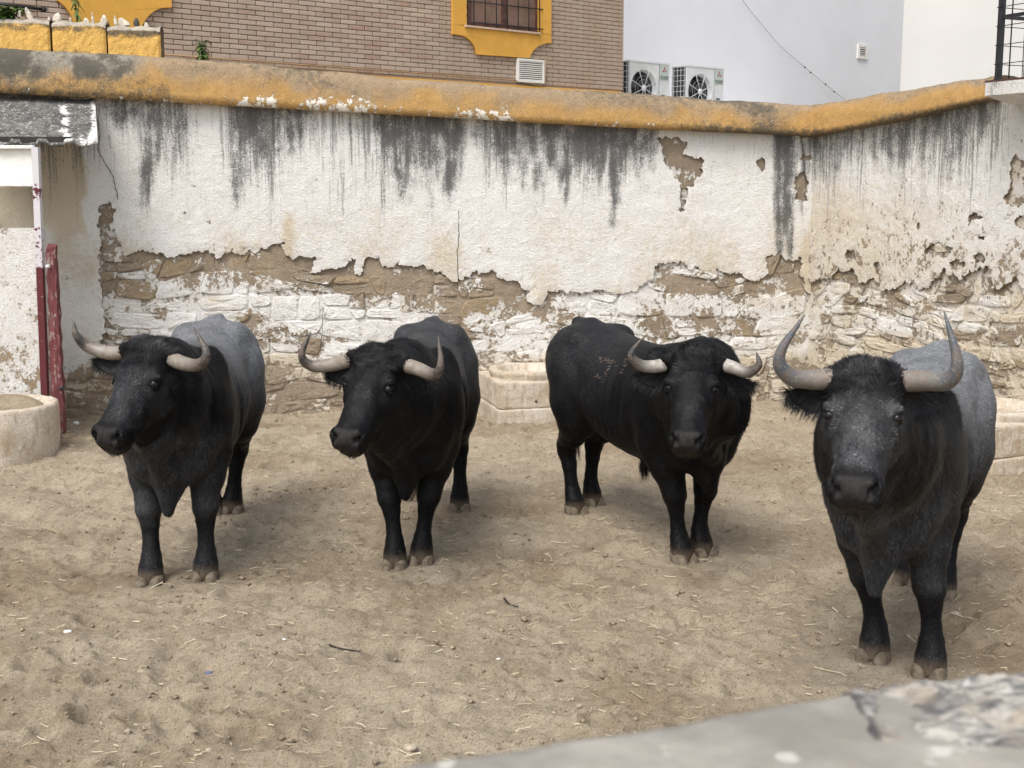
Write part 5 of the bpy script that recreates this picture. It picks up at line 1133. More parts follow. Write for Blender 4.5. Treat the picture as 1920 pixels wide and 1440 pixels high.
def surface_nets(F):
    D = F.D; S = D < 0; n = np.array(D.shape) - 1
    c = [S[i:n[0] + i, j:n[1] + j, k:n[2] + k] for i in (0, 1) for j in (0, 1) for k in (0, 1)]
    sm = sum(x.astype(np.int8) for x in c); mask = (sm > 0) & (sm < 8); I = np.argwhere(mask); idx = -np.ones(mask.shape, np.int64); idx[mask] = np.arange(len(I))
    acc = np.zeros((len(I), 3)); cnt = np.zeros(len(I))
    for ax in range(3):
        o = [a for a in range(3) if a != ax]
        for p in (0, 1):
            for q in (0, 1):
                A = I.copy(); A[:, o[0]] += p; A[:, o[1]] += q; B = A.copy(); B[:, ax] += 1
                da = D[A[:, 0], A[:, 1], A[:, 2]].astype(float); db = D[B[:, 0], B[:, 1], B[:, 2]].astype(float); m = (da < 0) != (db < 0)
                t = np.where(m, da / np.where(m, da - db, 1), 0); P = A.astype(float); P[:, ax] += t; acc[m] += P[m]; cnt[m] += 1
    V = F.lo + acc / cnt[:, None] * F.h; Q = []
    for ax in range(3):
        o = [a for a in range(3) if a != ax]; sa = [slice(None)] * 3; sb = [slice(None)] * 3; sa[ax] = slice(0, -1); sb[ax] = slice(1, None)
        m = S[tuple(sa)] != S[tuple(sb)]; E_ = np.argwhere(m); E_ = E_[(E_[:, o[0]] > 0) & (E_[:, o[1]] > 0) & (E_[:, o[0]] < n[o[0]]) & (E_[:, o[1]] < n[o[1]])]
        def cell(p, q): c_ = E_.copy(); c_[:, o[0]] -= p; c_[:, o[1]] -= q; return idx[c_[:, 0], c_[:, 1], c_[:, 2]]
        q = np.stack([cell(1, 1), cell(0, 1), cell(0, 0), cell(1, 0)], -1); fl = S[E_[:, 0], E_[:, 1], E_[:, 2]]
        if ax == 1: fl = ~fl
        q[~fl] = q[~fl][:, ::-1]; Q.append(q)
    Q = np.concatenate(Q); return V, Q[(Q >= 0).all(1)]

LABELS = {'b1': ('leftmost bull, grey-backed with black neck, head turned to the left', 'standing with a pointed dewlap'), 'b2': ('second bull from the left, mostly black with a faint grey back and head turned left', ''),
          'b3': ('third bull, all black with short upturned horns, standing side-on beside the trough', ''), 'b4': ('nearest bull at right with tall upright horns, grizzled grey face and grey back', '')}
def interp_s(x, xs, ys):
    xs, ys = np.array(xs, float), np.array(ys, float); g = np.linspace(xs[0], xs[-1], 240); v = np.interp(g, xs, ys); k = np.ones(13) / 13
    vp = np.concatenate([np.full(6, v[0]), v, np.full(6, v[-1])]); v = np.convolve(vp, k, 'valid'); return np.interp(x, g, v).astype(np.float32)

def make_bull(b, vox=.0125, nfur=64000):
    sc = b['sc']; hd = R(b['hd']); fwd = np.array([math.cos(hd), math.sin(hd), 0]); lft = np.array([-math.sin(hd), math.cos(hd), 0])
    fm = np.mean(b['fw'], 0); hm = np.mean(b['hw'], 0); mid = (fm + hm) / 2
    along = (fm - hm) @ fwd; root = mid + fwd * (.12 * sc) + np.array([b.get('dx', 0), 0, 0]); root[2] = 0
    # local = M (P - root) / sc
    Mw = np.stack([fwd, lft, [0, 0, 1.0]]); loc = lambda P: Mw @ (np.asarray(P, float) - root) / sc
    H = loc(b['H']); yw = R(b['yaw']); pt = R(b['pit']); rl = R(b['rol'])
    cdir = np.array([math.sin(yw), -math.cos(yw), 0]); Fv = math.cos(pt) * cdir - math.sin(pt) * np.array([0, 0, 1.0]); N = math.sin(pt) * cdir + math.cos(pt) * np.array([0, 0, 1.0]); S = np.array([math.cos(yw), math.sin(yw), 0])
    S, N = S * math.cos(rl) + N * math.sin(rl), -S * math.sin(rl) + N * math.cos(rl)
    Fl, Nl, Sl = Mw @ Fv, Mw @ N, Mw @ S
    hp = lambda s, t, n: H + Sl * s + Fl * t + Nl * n
    F = Field((-1.12, -.62, -.03), (1.62, .62, 1.62), vox)
    # -- barrel
    sl, X, Y, Z = F.sub((-1.1, -.5, .3), (.95, .5, 1.6))
    xs = [-1.02, -.97, -.90, -.80, -.62, -.42, -.18, .08, .28, .46, .60, .72, .80]
    top = [1.02, 1.12, 1.235, 1.295, 1.305, 1.275, 1.245, 1.235, 1.25, 1.27, 1.25, 1.19, 1.10]
    bot = [1.0, .95, .84, .73, .64, .60, .55, .525, .53, .56, .62, .72, .86]
    wid = [.02, .10, .19, .245, .285, .295, .315, .335, .325, .295, .25, .17, .06]
    xf = X[:, 0, 0]; zt, zb, w = interp_s(xf, xs, top), interp_s(xf, xs, bot), interp_s(xf, xs, wid); zc = ((zt + zb) / 2)[:, None, None]; hz = ((zt - zb) / 2)[:, None, None]; w = w[:, None, None]
    zr = (Z - zc) / hz; wz = w * (1 - .20 * np.clip(zr, 0, 1) ** 1.5)          # narrower above the ribs
    q = (np.abs(Y / wz) ** 2.25 + np.abs(zr) ** 2.25) ** (1 / 2.25); dT = (q - 1) * np.minimum(w, hz) * .85; F.put(sl, dT.astype(np.float32), .02)
    # -- rump, loin, shoulder
    for s in (-1, 1):
        F.ell((-.72, s * .15, 1.03), (.25, .155, .24), .08); F.ell((-.60, s * .175, 1.22), (.10, .07, .06), .07); F.ell((-.95, s * .10, 1.10), (.06, .05, .07), .06)
        F.ell((.40, s * .19, .98), (.20, .13, .27), .07); F.ell((.57, s * .17, .82), (.14, .12, .16), .07)
        F.ell((.55, s * .13, .66), (.13, .11, .11), .06)
    F.cone((-.99, 0, 1.17), (-.90, 0, 1.285), .03, .022, .07); F.cone((-.90, 0, 1.285), (-.72, 0, 1.27), .022, .05, .07)
    for s in (-1, 1):
        F.ell((-.42, s * .315, 1.02), (.13, .035, .12), .06, None, True)              # flank hollow
        F.ell((.13, s * .345, .92), (.035, .03, .22), .07, None, True)                # behind the shoulder blade
        F.ell((.40, s * .205, 1.10), (.085, .10, .17), .035); F.ell((.47, s * .255, .80), (.09, .06, .10), .035)
        F.ell((-.55, s * .245, .90), (.13, .07, .16), .04); F.ell((-.52, s * .30, .62), (.10, .05, .03), .05, None, True)
        for q_ in range(5): F.ell((-.28 + q_ * .085, s * .312, .84), (.010, .03, .17), .03, None, True)
    # -- neck : withers hump -> poll, side mass, throat
    nb = hp(0, .05, -.13); nt = hp(0, .22, -.19); hump = np.array([.62, 0, 1.12]) + (nb - np.array([.62, 0, 1.12])) * .15
    F.cone((.34, 0, 1.06), hump, .19, .195, .08); F.cone(hump, nb, .195, .125, .08)
    F.cone((.46, 0, .94), (np.array([.62, 0, .95]) * .5 + nt * .5), .27, .215, .08); F.cone((np.array([.62, 0, .95]) * .5 + nt * .5), nt, .215, .125, .08)
    for s in (-1, 1): F.cone((.50, s * .10, 1.0), hp(s * .055, .14, -.17), .19, .105, .08)
    th = hp(0, .33, -.20); F.cone((.66, 0, .80), th, .125, .055, .07)
    # dewlap: thin hanging sheet ending in a point between the fore legs
    dwp = np.array([.70, 0, b.get('dw', .42)])
    for s in (-1, 1): F.cone((.60, s * .10, .66), dwp * .45 + np.array([.60, s * .05, .60]) * .55, .085, .038, .05); F.cone(dwp * .45 + np.array([.60, s * .05, .60]) * .55, dwp, .038, .014, .04)
    F.cone((.66, 0, .64), dwp * .6 + np.array([.66, 0, .6]) * .4, .085, .032, .05); F.cone((.74, 0, .70), dwp, .06, .015, .05)
    for t in np.linspace(0, 1, 5):
        p = np.array([.74, 0, .66]) * (1 - t) + (th - Nl * .03) * t; p2 = np.array([.74, 0, .66]) * (1 - min(1, t + .25)) + (th - Nl * .03) * min(1, t + .25); F.cone(p - [0, 0, .03], p2 - [0, 0, .03], .045, .035, .06)
    # belly details
    F.cone((-.12, 0, .56), (-.02, 0, .50), .05, .022, .05); F.ell((-.60, 0, .66), (.07, .06, .09), .04)
    # -- legs
    legs = []
    for kind, pts in (('f', b['fw']), ('h', b['hw'])):
        L2 = sorted([loc(p) for p in pts], key=lambda p: p[1])
        for s, hoof in zip((-1, 1), L2):
            if kind == 'f': J = [(.43, .19, .86, .145), (.41, .185, .70, .125), (.45, .17, .58, .104), (.48, .16, .46, .076), (.49, .158, .395, .070), (.487, .155, .32, .050), (.487, .155, .21, .042), (.495, .155, .145, .052), (.515, .155, .085, .064), (.528, .155, .052, .070)]; ref = np.array([.54, .155])
            else: J = [(-.66, .17, 1.0, .17), (-.62, .185, .80, .16), (-.60, .18, .67, .130), (-.70, .165, .56, .095), (-.80, .16, .47, .066), (-.805, .158, .42, .062), (-.785, .155, .33, .049), (-.77, .155, .21, .043), (-.755, .155, .145, .052), (-.73, .155, .085, .062), (-.72, .155, .052, .068)]; ref = np.array([-.71, .155])
            dlt = hoof[:2] - ref * [1, s]; zz_top = .85 if kind == 'f' else .95
            dlt = dlt + (0, 0); P = []
            for (x, y, z, r_) in J: k = 1 - sstep(.0, zz_top, np.array(z)); P.append((x + dlt[0] * float(k), s * y + dlt[1] * float(k), z, r_))
            for i in range(len(P) - 1):
                F.cone(P[i][:3], P[i + 1][:3], P[i][3], P[i + 1][3], .045 if i < 3 else .018)
            if kind == 'h':
                F.cone(np.array(P[4][:3]) + [-.03, 0, .01], np.array(P[3][:3]) + [-.05, 0, .12], .022, .03, .04); F.ell(np.array(P[1][:3]) + [.07, s * .01, -.04], (.12, .08, .15), .06)
            else: F.ell(np.array(P[1][:3]) + [-.01, s * .02, .0], (.09, .07, .13), .05)
            f0 = np.array(P[-3][:3])
            for e in (-1, 1): F.ell(f0 + [-.045, e * .022, -.035], (.018, .014, .018), .008)
            legs.append(P[-1])
    # -- head loft
    ctr = hp(0, .27, -.12); sl, X, Y, Z = F.sub(ctr - .42, ctr + .42); dx, dy, dz = X - H[0], Y - H[1], Z - H[2]
    t = Fl[0] * dx + Fl[1] * dy + Fl[2] * dz; s_ = Sl[0] * dx + Sl[1] * dy + Sl[2] * dz; n_ = Nl[0] * dx + Nl[1] * dy + Nl[2] * dz
    ts = [-.06, -.03, .0, .05, .11, .18, .25, .33, .40, .455, .50, .535, .56]
    hw = [.03, .08, .112, .134, .138, .134, .120, .102, .091, .092, .096, .092, .070]
    nf = [-.07, -.025, .0, .014, .018, .012, .006, -.002, -.008, -.006, -.008, -.016, -.040]
    nbk = [-.13, -.17, -.20, -.23, -.265, -.29, -.285, -.245, -.20, -.182, -.175, -.168, -.150]
    W_ = interp_s(t, ts, hw); NF = interp_s(t, ts, nf); NB = interp_s(t, ts, nbk); nc = (NF + NB) / 2; hn = (NF - NB) / 2; nr = (n_ - nc) / hn
    Wn = W_ * (1 - .32 * np.clip(-nr, 0, 1) ** 1.3) * (1 - .14 * np.clip(nr, 0, 1) ** 2); q = (np.abs(s_ / Wn) ** 2.8 + np.abs(nr) ** 2.8) ** (1 / 2.8); d = (q - 1) * np.minimum(W_, hn) * .85
    d = np.where((t < -.06) | (t > .56), .05, d); d = np.maximum(d, np.abs(t - .25) - .31); F.put(sl, d.astype(np.float32), .03)
    HM = np.stack([Sl, Fl, Nl])
    F.ell(hp(0, .0, -.03), (.12, .055, .055), .04, HM)                       # poll crest
    for s in (-1, 1):
        F.ell(hp(s * .106, .165, -.040), (.030, .045, .030), .025, HM)       # brow
        F.ell(hp(s * .098, .235, -.095), (.028, .055, .040), .03, HM); F.ell(hp(s * .088, .20, -.19), (.045, .095, .085), .05, HM)
        F.ell(hp(s * .138, .200, -.050), (.026, .030, .028), .010, HM, neg=True)
        F.ell(hp(s * .130, .176, -.040), (.016, .014, .034), .010, HM); F.ell(hp(s * .122, .224, -.060), (.012, .010, .024), .008, HM)
        F.cone(hp(s * .10, .03, -.055), hp(s * .150, .028, -.058), .052, .043, .02)
        F.ell(hp(s * .066, .500, -.045), (.034, .034, .036), .018, HM)       # nostril wing
        F.ell(hp(s * .056, .530, -.036), (.017, .024, .022), .008, HM, neg=True); F.ell(hp(s * .076, .508, -.026), (.010, .026, .012), .006, HM, neg=True)
    F.ell(hp(0, .555, -.108), (.075, .035, .006), .008, HM, neg=True); F.ell(hp(0, .515, -.135), (.055, .045, .030), .02, HM)
    for k_ in range(4): F.ell(hp(0, .075 + .03 * k_, .020), (.09, .006, .008), .012, HM, neg=True)
    V, Q = surface_nets(F)
    # normals from faces
    def vnorm(V, Q):
        fn = np.cross(V[Q[:, 2]] - V[Q[:, 0]], V[Q[:, 3]] - V[Q[:, 1]]); vn = np.zeros_like(V)
        for k in range(4): np.add.at(vn, Q[:, k], fn)
        return vn / (np.linalg.norm(vn, axis=1, keepdims=True) + 1e-12)
    wf = b.get('wf', 1.0); kw = (1 - sstep(.62, .95, V[:, 0])) * sstep(.35, .62, V[:, 2]); V[:, 1] *= 1 + (wf - 1) * kw
    n0 = vnorm(V, Q)
    fold = fbm(V[:, 0] * 9 + V[:, 2] * 3, V[:, 1] * 7, V[:, 2] * 4, 3, 201)
    neckw = sstep(.42, .7, V[:, 0]) * sstep(.5, .8, V[:, 2])
    V = V + n0 * (.004 * fold + .007 * neckw * (1 - 2 * np.abs(fbm(V[:, 0] * 12, V[:, 1] * 10, V[:, 2] * 3.5, 2, 202))))[:, None]
    vn = vnorm(V, Q)
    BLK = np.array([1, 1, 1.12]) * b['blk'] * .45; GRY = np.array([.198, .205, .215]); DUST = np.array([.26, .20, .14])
    def headc(P): d_ = P - H; return d_ @ Sl, d_ @ Fl, d_ @ Nl
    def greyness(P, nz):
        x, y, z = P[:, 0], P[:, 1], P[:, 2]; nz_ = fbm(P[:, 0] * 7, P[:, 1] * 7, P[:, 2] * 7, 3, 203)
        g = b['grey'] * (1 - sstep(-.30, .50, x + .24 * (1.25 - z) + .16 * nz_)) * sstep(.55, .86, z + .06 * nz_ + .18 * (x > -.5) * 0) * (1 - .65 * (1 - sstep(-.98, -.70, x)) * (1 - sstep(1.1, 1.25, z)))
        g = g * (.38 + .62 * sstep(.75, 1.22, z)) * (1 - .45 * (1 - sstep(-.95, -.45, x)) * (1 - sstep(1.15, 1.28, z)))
        nk_ = b['chest'] * .12 * sstep(.3, .6, x) * sstep(-.1, .35, fbm(P[:, 0] * 5, P[:, 1] * 5, P[:, 2] * 5, 3, 207)); ch = nk_ + b['chest'] * .30 * sstep(.42, .6, x) * (1 - sstep(.78, .95, z)) * sstep(.30, .42, z)
        lg = b['chest'] * .22 * sstep(.0, .3, fbm(P[:, 0] * 11, P[:, 1] * 11, P[:, 2] * 11, 3, 204) + .1) * (z < .7) * sstep(.28, .42, z) * (x > .2)
        s, t, n = headc(P); inh = (t > .05) & (t < .56) & (n > -.30) & (np.abs(s) < .16)
        fc = b['face'] * (.42 * np.exp(-(s / .085) ** 2 - ((t - .33) / .13) ** 2) * sstep(-.12, -.02, n) + .25 * sstep(.1, .2, t) * (n > -.2) + .3 * np.exp(-((np.abs(s) - .115) / .03) ** 2 - ((t - .18) / .035) ** 2)) * (1 - sstep(.43, .48, t))
        g = np.where(inh, fc, np.maximum(g, np.maximum(ch, lg))); return np.clip(g * (1 + .25 * nz_), 0, 1)
    def nosepad(P): s, t, n = headc(P); return sstep(.480, .495, t + 2.2 * s * s) * sstep(-.115, -.10, n) * (1 - sstep(.060, .070, np.abs(s)))
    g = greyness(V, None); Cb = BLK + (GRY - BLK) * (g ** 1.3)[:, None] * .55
    for sg in (-1, 1): ew = np.exp(-(np.linalg.norm(V - hp(sg * .125, .203, -.050), axis=1) / .036) ** 4)[:, None]; Cb = Cb * (1 - ew) + BLK * .6 * ew
    npad = nosepad(V)[:, None]; Cb = Cb * (1 - npad) + np.array([.017, .015, .015]) * npad
    s, t, n = headc(V); chin = (sstep(.50, .53, t) * (t < .58) * (n > -.21) * (1 - sstep(-.115, -.10, n)) * (np.abs(s) < .08))[:, None] * .6; Cb = Cb * (1 - chin) + np.array([.04, .028, .02]) * chin
    dl = (np.clip(1 - V[:, 2] / .10, 0, 1) * .5)[:, None]; Cb = Cb * (1 - dl) + DUST * dl
    ro = empty('bull', tuple(root), hd, label=', '.join(x for x in LABELS[b['key']] if x), cat='bull', group='fighting bulls standing in the corral'); ro.scale = (sc, sc, sc)
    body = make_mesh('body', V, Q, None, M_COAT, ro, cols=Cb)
    # -- fur ribbons
    r = np.random.default_rng(hash(b['key']) % 1000 if False else int(b['key'][1]) * 11)
    tri = np.concatenate([Q[:, [0, 1, 2]], Q[:, [0, 2, 3]]]); ar = np.linalg.norm(np.cross(V[tri[:, 1]] - V[tri[:, 0]], V[tri[:, 2]] - V[tri[:, 0]]), axis=1)
    cen = V[tri].mean(1); s, t, n = headc(cen); inh = (t > -.08) & (t < .56) & (n > -.30) & (np.abs(s) < .17)
    wgt = ar * np.where(inh, 3.2, np.where(cen[:, 0] > .35, 1.5, 1.0)) * (cen[:, 2] > .10) * (1 - nosepad(cen)); 
    for sg in (-1, 1): wgt = wgt * (np.linalg.norm(cen - hp(sg * .125, .20, -.048), axis=1) > .040) * (np.linalg.norm(cen - hp(sg * .150, .028, -.058), axis=1) > .045)
    pick = r.choice(len(tri), nfur, p=wgt / wgt.sum()); u1, u2 = r.random(nfur), r.random(nfur); fl_ = u1 + u2 > 1; u1[fl_], u2[fl_] = 1 - u1[fl_], 1 - u2[fl_]
    T_ = tri[pick]; P = V[T_[:, 0]] * (1 - u1 - u2)[:, None] + V[T_[:, 1]] * u1[:, None] + V[T_[:, 2]] * u2[:, None]; NN = vn[T_].mean(1); NN /= np.linalg.norm(NN, axis=1, keepdims=True)
    s, t, n = headc(P); inh = (t > -.08) & (t < .56) & (n > -.30) & (np.abs(s) < .17)
    flow = np.tile([-1.0, 0, -.45], (nfur, 1)); leg = sstep(.75, .5, P[:, 2]) if False else (1 - sstep(.5, .75, P[:, 2])); flow = flow * (1 - leg[:, None]) + np.array([-.15, 0, -1.0]) * leg[:, None]
    nk = (sstep(.35, .6, P[:, 0]) * (1 - leg))[:, None]; flow = flow * (1 - nk) + np.array([-.45, 0, -1.0]) * nk
    sw = t - .21; hf = Fl[None] * (np.sign(sw) * np.minimum(np.abs(sw) * 8, 1))[:, None] + Sl[None] * (s * 5)[:, None]; flow = np.where(inh[:, None], hf, flow)
    curl = np.where(inh & (t < .17), 1.3, np.where(inh, .4, .22 + .35 * nk[:, 0]))
    cn = np.stack([fbm(P[:, 0] * 22, P[:, 1] * 22, P[:, 2] * 22, 2, 210 + k) for k in range(3)], -1) * 2.2; flow = flow + cn * curl[:, None] + r.normal(0, .16, (nfur, 3)) * (.5 + curl[:, None])
    tg = flow - NN * (flow * NN).sum(1)[:, None]; tg /= np.linalg.norm(tg, axis=1, keepdims=True) + 1e-9
    ln = np.where(inh, np.where(t < .13, .026, .014), np.where(P[:, 2] < .5, .016, .020 + .016 * nk[:, 0])) * r.uniform(.7, 1.3, nfur)
    lift = np.where(inh & (t < .13), .45, np.where(inh, .3, .24)) * r.uniform(.4, 1.6, nfur); wd = np.where(inh, .0019, .0024) * r.uniform(.7, 1.3, nfur)
    sdv = np.cross(tg, NN); D1 = tg * np.cos(lift)[:, None] + NN * np.sin(lift)[:, None]; D2 = tg * np.cos(lift * .2)[:, None] + NN * np.sin(lift * .2)[:, None] + cn * (.25 * curl)[:, None]
    p0 = P - NN * .001; p1 = p0 + D1 * (ln * .5)[:, None]; p2 = p1 + D2 * (ln * .5)[:, None]; hwd = (wd / 2)[:, None]
    Vf = np.stack([p0 - sdv * hwd, p0 + sdv * hwd, p1 - sdv * hwd * .8, p1 + sdv * hwd * .8, p2], 1).reshape(-1, 3); bi = np.arange(nfur) * 5
    Qf = np.stack([bi, bi + 2, bi + 3, bi + 1], -1); Tf = np.stack([bi + 2, bi + 4, bi + 3], -1)
    gs = greyness(P, None); clump = np.clip(1 + 3.0 * fbm(P[:, 0] * 26, P[:, 1] * 26, P[:, 2] * 20, 3, 231), .15, 2.4); clump = np.where(inh, clump, .75 + .25 * clump)
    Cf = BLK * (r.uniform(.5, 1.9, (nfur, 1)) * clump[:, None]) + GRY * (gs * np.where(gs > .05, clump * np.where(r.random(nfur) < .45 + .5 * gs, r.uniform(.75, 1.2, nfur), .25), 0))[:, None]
    warm = (sstep(-.05, .3, fbm(P[:, 0] * 4, P[:, 1] * 4, P[:, 2] * 4, 2, 220)) * (P[:, 0] > .3) * b['chest'] * .5)[:, None]; Cf = Cf * (1 - warm) + Cf * np.array([1.15, 1.0, .85]) * warm
    dustn = (sstep(.12, .45, fbm(P[:, 0] * 3.1 + 9, P[:, 1] * 3.1, P[:, 2] * 3.1, 3, 233 + int(b['key'][1]))) * (P[:, 0] < .4) * .22)[:, None] * r.uniform(.2, 1, (nfur, 1)); Cf = Cf * (1 - dustn) + np.array([.10, .085, .07]) * dustn
    if b['key'] == 'b3':     # dusty scrapes and the pale brand mark on the flank
        for (bx, bz, rx, rz, a_) in ((-.12, 1.13, .09, .013, 1.0), (-.05, 1.08, .016, .05, 1.0), (-.16, 1.03, .07, .013, .7), (.08, 1.15, .035, .013, 1.0), (.11, 1.11, .014, .03, 1.0), (-.72, .86, .06, .008, .8), (-.80, 1.08, .05, .035, .5), (-.88, 1.2, .06, .02, .45)):
            dd = np.exp(-((P[:, 0] - bx) / rx) ** 2 - ((P[:, 2] - bz) / rz) ** 2) * a_ * (P[:, 1] < 0); k = (r.random(nfur) < dd)[:, None]; Cf = np.where(k, np.array([.20, .15, .12]) * r.uniform(.6, 1.2, (nfur, 1)), Cf)
    dl = (np.clip(1 - P[:, 2] / .14, 0, 1) * .5)[:, None]; Cf = Cf * (1 - dl) + DUST * dl
    chn = (sstep(.50, .53, t) * (n < -.10) * (n > -.21) * inh)[:, None]; Cf = Cf * (1 - .7 * chn) + np.array([.055, .040, .028]) * chn * .7
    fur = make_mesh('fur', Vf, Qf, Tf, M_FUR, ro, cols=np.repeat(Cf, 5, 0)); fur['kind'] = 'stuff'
    # -- horns
    hbW = b['H'][1]
    for hi_, (pts, sgn) in enumerate(zip(b['horn'], (-1, 1))):
        base = root + Mw.T @ (hp(sgn * .128, .028, -.056) * sc); W = []
        for (u, v, g_) in pts:
            lat = abs(u - pts[0][0]) / F_PX * base[1]; y = base[1] - g_ + sgn * math.sin(yw) * min(lat, .2) * (1.0 if hi_ == 0 else .6); W.append(at(u, v, y))
        W[0] = base * .6 + W[0] * .4; W = [base - (W[1] - base) * .2] + W; L_ = spline(np.array([loc(w_) for w_ in W]), 34)
        k = np.linspace(0, 1, 34); rad = np.interp(k, [0, .16, .4, .62, .8, .93, 1], [.044, .041, .036, .030, .020, .010, .002]) * (1.08 if b['key'] == 'b4' else 1.0); rad = rad * (1 + .03 * np.sin(k * 95) * np.clip(1 - k / .3, 0, 1))
        m = MB(); m.tube(L_, rad, 16); nv = 34 * 16; kk = np.concatenate([np.repeat(k, 16), [0, 1]]); c0, c1, c2 = np.array([.20, .155, .115]), np.array([.25, .225, .19]), np.array([.035, .035, .035])
        if b['key'] == 'b4': c1 = np.array([.17, .155, .135]); c2 = np.array([.07, .08, .095])
        if b['key'] == 'b3': c0 = np.array([.36, .34, .30]); c1 = np.array([.40, .38, .34])
        f1 = sstep(.05, .35, kk)[:, None]; f2 = sstep(.40, .72, kk)[:, None]; Ch = (c0 * (1 - f1) + c1 * f1) * (1 - f2) + c2 * f2
        Ch = Ch * (1 - .28 * (np.sin(kk * 95 + 1.5) > .55) * (kk < .25))[:, None] * (1 - .45 * (1 - sstep(0, .07, kk)))[:, None]
        m.build('horn', M_HORN, ro, True, cols=Ch)
        # -- ear
        eu, ev, eg = b['ear'][hi_]; tipw = at(eu, ev, b['H'][1] + .10 - eg + sgn * math.sin(yw) * .15); bs = hp(sgn * .115, .085, -.105); tp = loc(tipw); ax = tp - bs; L_e = np.linalg.norm(ax); ax /= L_e
        upv = np.array([0, 0, 1.0]); upv = upv - ax * (upv @ ax); upv /= np.linalg.norm(upv); fr_ = np.cross(ax, upv) * -1
        if fr_ @ (Mw @ np.array([0, -1.0, 0])) < 0: fr_ = -fr_
        m = MB(); ne, me_ = 12, 7; VE = []
        for sd_ in (0, 1):
            for i in range(ne):
                f = i / (ne - 1); w_ = .050 * (math.sin(math.pi * min(1, f * .90 + .10)) ** .7) * (1 - .25 * f) + .006
                for j in range(me_): e = j / (me_ - 1) * 2 - 1; VE.append(bs + ax * L_e * f - upv * (.25 * w_) + upv * e * w_ + fr_ * (.022 * (e * e) - .02 + (.008 if sd_ == 0 else -.002)) )
        for sd_ in (0, 1):
            for i in range(ne - 1):
                for j in range(me_ - 1): a = sd_ * ne * me_ + i * me_ + j; f4 = [a, a + 1, a + me_ + 1, a + me_]; m.Q.append(np.array([f4 if sd_ else f4[::-1]]))
        m.V = [np.array(VE)]; m.n = len(VE); rim = [i * me_ for i in range(ne)] + [(ne - 1) * me_ + j for j in range(1, me_)] + [i * me_ + me_ - 1 for i in range(ne - 2, -1, -1)]
        m.Q.append(np.array([[rim[i], rim[i + 1], rim[i + 1] + ne * me_, rim[i] + ne * me_] for i in range(len(rim) - 1)]))
        nh = 900; f = r.random(nh) ** .8; e = r.uniform(-1, 1, nh); w_ = .050 * (np.sin(math.pi * np.minimum(1, f * .9 + .1)) ** .7) * (1 - .25 * f) + .006
        p0 = bs + ax * (L_e * f)[:, None] - upv * (.25 * w_)[:, None] + upv * (e * w_)[:, None] + fr_ * (.022 * e * e - .012)[:, None]
        dv = ax * .7 + upv * (e * .8 - .45)[:, None] + fr_ * r.uniform(0, .5, (nh, 1)) + r.normal(0, .25, (nh, 3)); dv /= np.linalg.norm(dv, axis=1, keepdims=True); hl_ = r.uniform(.018, .05, (nh, 1)) * (1.25 if b['key'] in ('b4', 'b3') else .8)
        sdv = np.cross(dv, fr_); sdv /= np.linalg.norm(sdv, axis=1, keepdims=True) + 1e-9; p1 = p0 + dv * hl_ * .6; p2 = p1 + (dv + np.array([0, 0, -.5])) * hl_ * .45
        HV = np.stack([p0 - sdv * .0012, p0 + sdv * .0012, p1 - sdv * .001, p1 + sdv * .001, p2], 1).reshape(-1, 3); bi = np.arange(nh) * 5; m.add(HV, np.stack([bi, bi + 2, bi + 3, bi + 1], -1), np.stack([bi + 2, bi + 4, bi + 3], -1))
        m.build('ear', M_FUR, ro, True, cols=np.tile(BLK * 1.1, (m.n, 1)))
        # -- eye
        m = MB(); c = hp(sgn * (.1215 if b['key'] == 'b4' else .118), .2, -.050); th_ = np.linspace(0, math.pi, 9); m.lathe([(.027 * math.sin(a) + 1e-4, .027 * math.cos(a)) for a in th_], 16, c=tuple(c)); m.build('eye', M_EYE, ro, True)
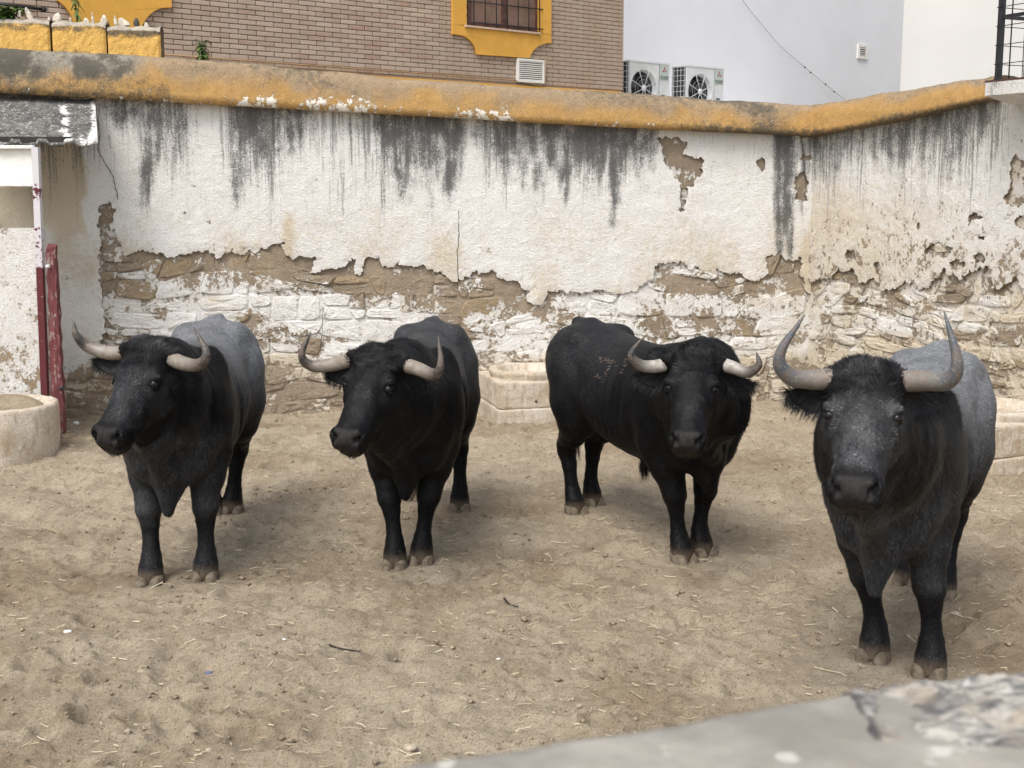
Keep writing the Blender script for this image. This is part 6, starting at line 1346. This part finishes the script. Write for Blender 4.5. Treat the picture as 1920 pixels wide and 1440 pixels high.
    # -- hooves: two claws each
    for P_ in legs:
        o_ = None; px_, py_ = P_[0], P_[1]
        ho = MB()
        for e in (-1, 1):
            V_ = []; n_ = 14; th_ = np.linspace(0, 2 * math.pi, n_, endpoint=False)
            for (z, k, fx_) in ((.066, .60, -.014), (.058, .86, -.006), (.036, .98, .008), (.012, 1.08, .024), (-.03, 1.10, .026)):
                cxn = np.cos(th_); syn = np.sin(th_); X_ = .067 * k * np.where(cxn > 0, cxn * 1.12, cxn) + fx_; Y_ = .0375 * k * np.sign(syn) * np.abs(syn) ** .6 * np.where(cxn > 0, 1 - .25 * cxn ** 2, 1)
                Y_ = Y_ * .96 + e * .0375 * (.7 + .3 * k)
                V_.append(np.stack([px_ + X_, py_ + Y_, np.full(n_, z)], -1))
            V_ = np.concatenate(V_ + [[[px_ - .012, py_ + e * .03, .092]]]); Q_ = [[(i + 1) * n_ + j, (i + 1) * n_ + (j + 1) % n_, i * n_ + (j + 1) % n_, i * n_ + j] for i in range(4) for j in range(n_)]; T2 = [[j, (j + 1) % n_, 5 * n_] for j in range(n_)]; ho.add(V_, Q_, T2)
        ho.build('hoof', M_HOOF, ro, True)
    if b['key'] in ('b2', 'b3'):
        m = MB(); nh = 240; a = r.uniform(0, 6.28, nh); rr2 = r.uniform(0, .03, nh); p0 = np.stack([-.02 + rr2 * np.cos(a), rr2 * np.sin(a), np.full(nh, .50)], -1); p1 = p0 + np.stack([.012 * np.cos(a), .012 * np.sin(a), np.full(nh, -.05)], -1); p2 = p0 + np.stack([.008 * np.cos(a * 3), .008 * np.sin(a * 3), -r.uniform(.07, .16, nh)], -1); sdv = np.stack([-np.sin(a), np.cos(a), 0 * a], -1) * .002
        HV = np.stack([p0 - sdv, p0 + sdv, p1 - sdv, p1 + sdv, p2], 1).reshape(-1, 3); bi = np.arange(nh) * 5; m.add(HV, np.stack([bi, bi + 2, bi + 3, bi + 1], -1), np.stack([bi + 2, bi + 4, bi + 3], -1)); m.build('belly_tuft', M_FUR, ro, True, cols=np.tile(BLK * 1.5, (m.n, 1)))
    # -- tail
    m = MB(); tl = spline([(-.98, 0, 1.20), (-1.035, .01, 1.12), (-1.03, .02, .95), (-1.0, .03, .75), (-.98, .03, .58), (-.97, .03, .46)], 24); m.tube(tl, np.interp(np.linspace(0, 1, 24), [0, .3, .75, .85, 1], [.034, .024, .016, .03, .012]), 10)
    nh = 260; a = r.uniform(0, 6.28, nh); z0 = r.uniform(.42, .62, nh); p0 = np.stack([-.975 + .012 * np.cos(a), .03 + .012 * np.sin(a), z0], -1); p2 = p0 + np.stack([.04 * np.cos(a), .04 * np.sin(a), -r.uniform(.08, .2, nh)], -1); sdv = np.stack([-np.sin(a), np.cos(a), 0 * a], -1) * .002
    HV = np.stack([p0 - sdv, p0 + sdv, p2], 1).reshape(-1, 3); bi = np.arange(nh) * 3; m.add(HV, None, np.stack([bi, bi + 1, bi + 2], -1)); m.build('tail', M_FUR, ro, True, cols=np.tile(BLK, (m.n, 1)))
    return ro
for b in BULLS: make_bull(b)
print('objects', len(bpy.data.objects))
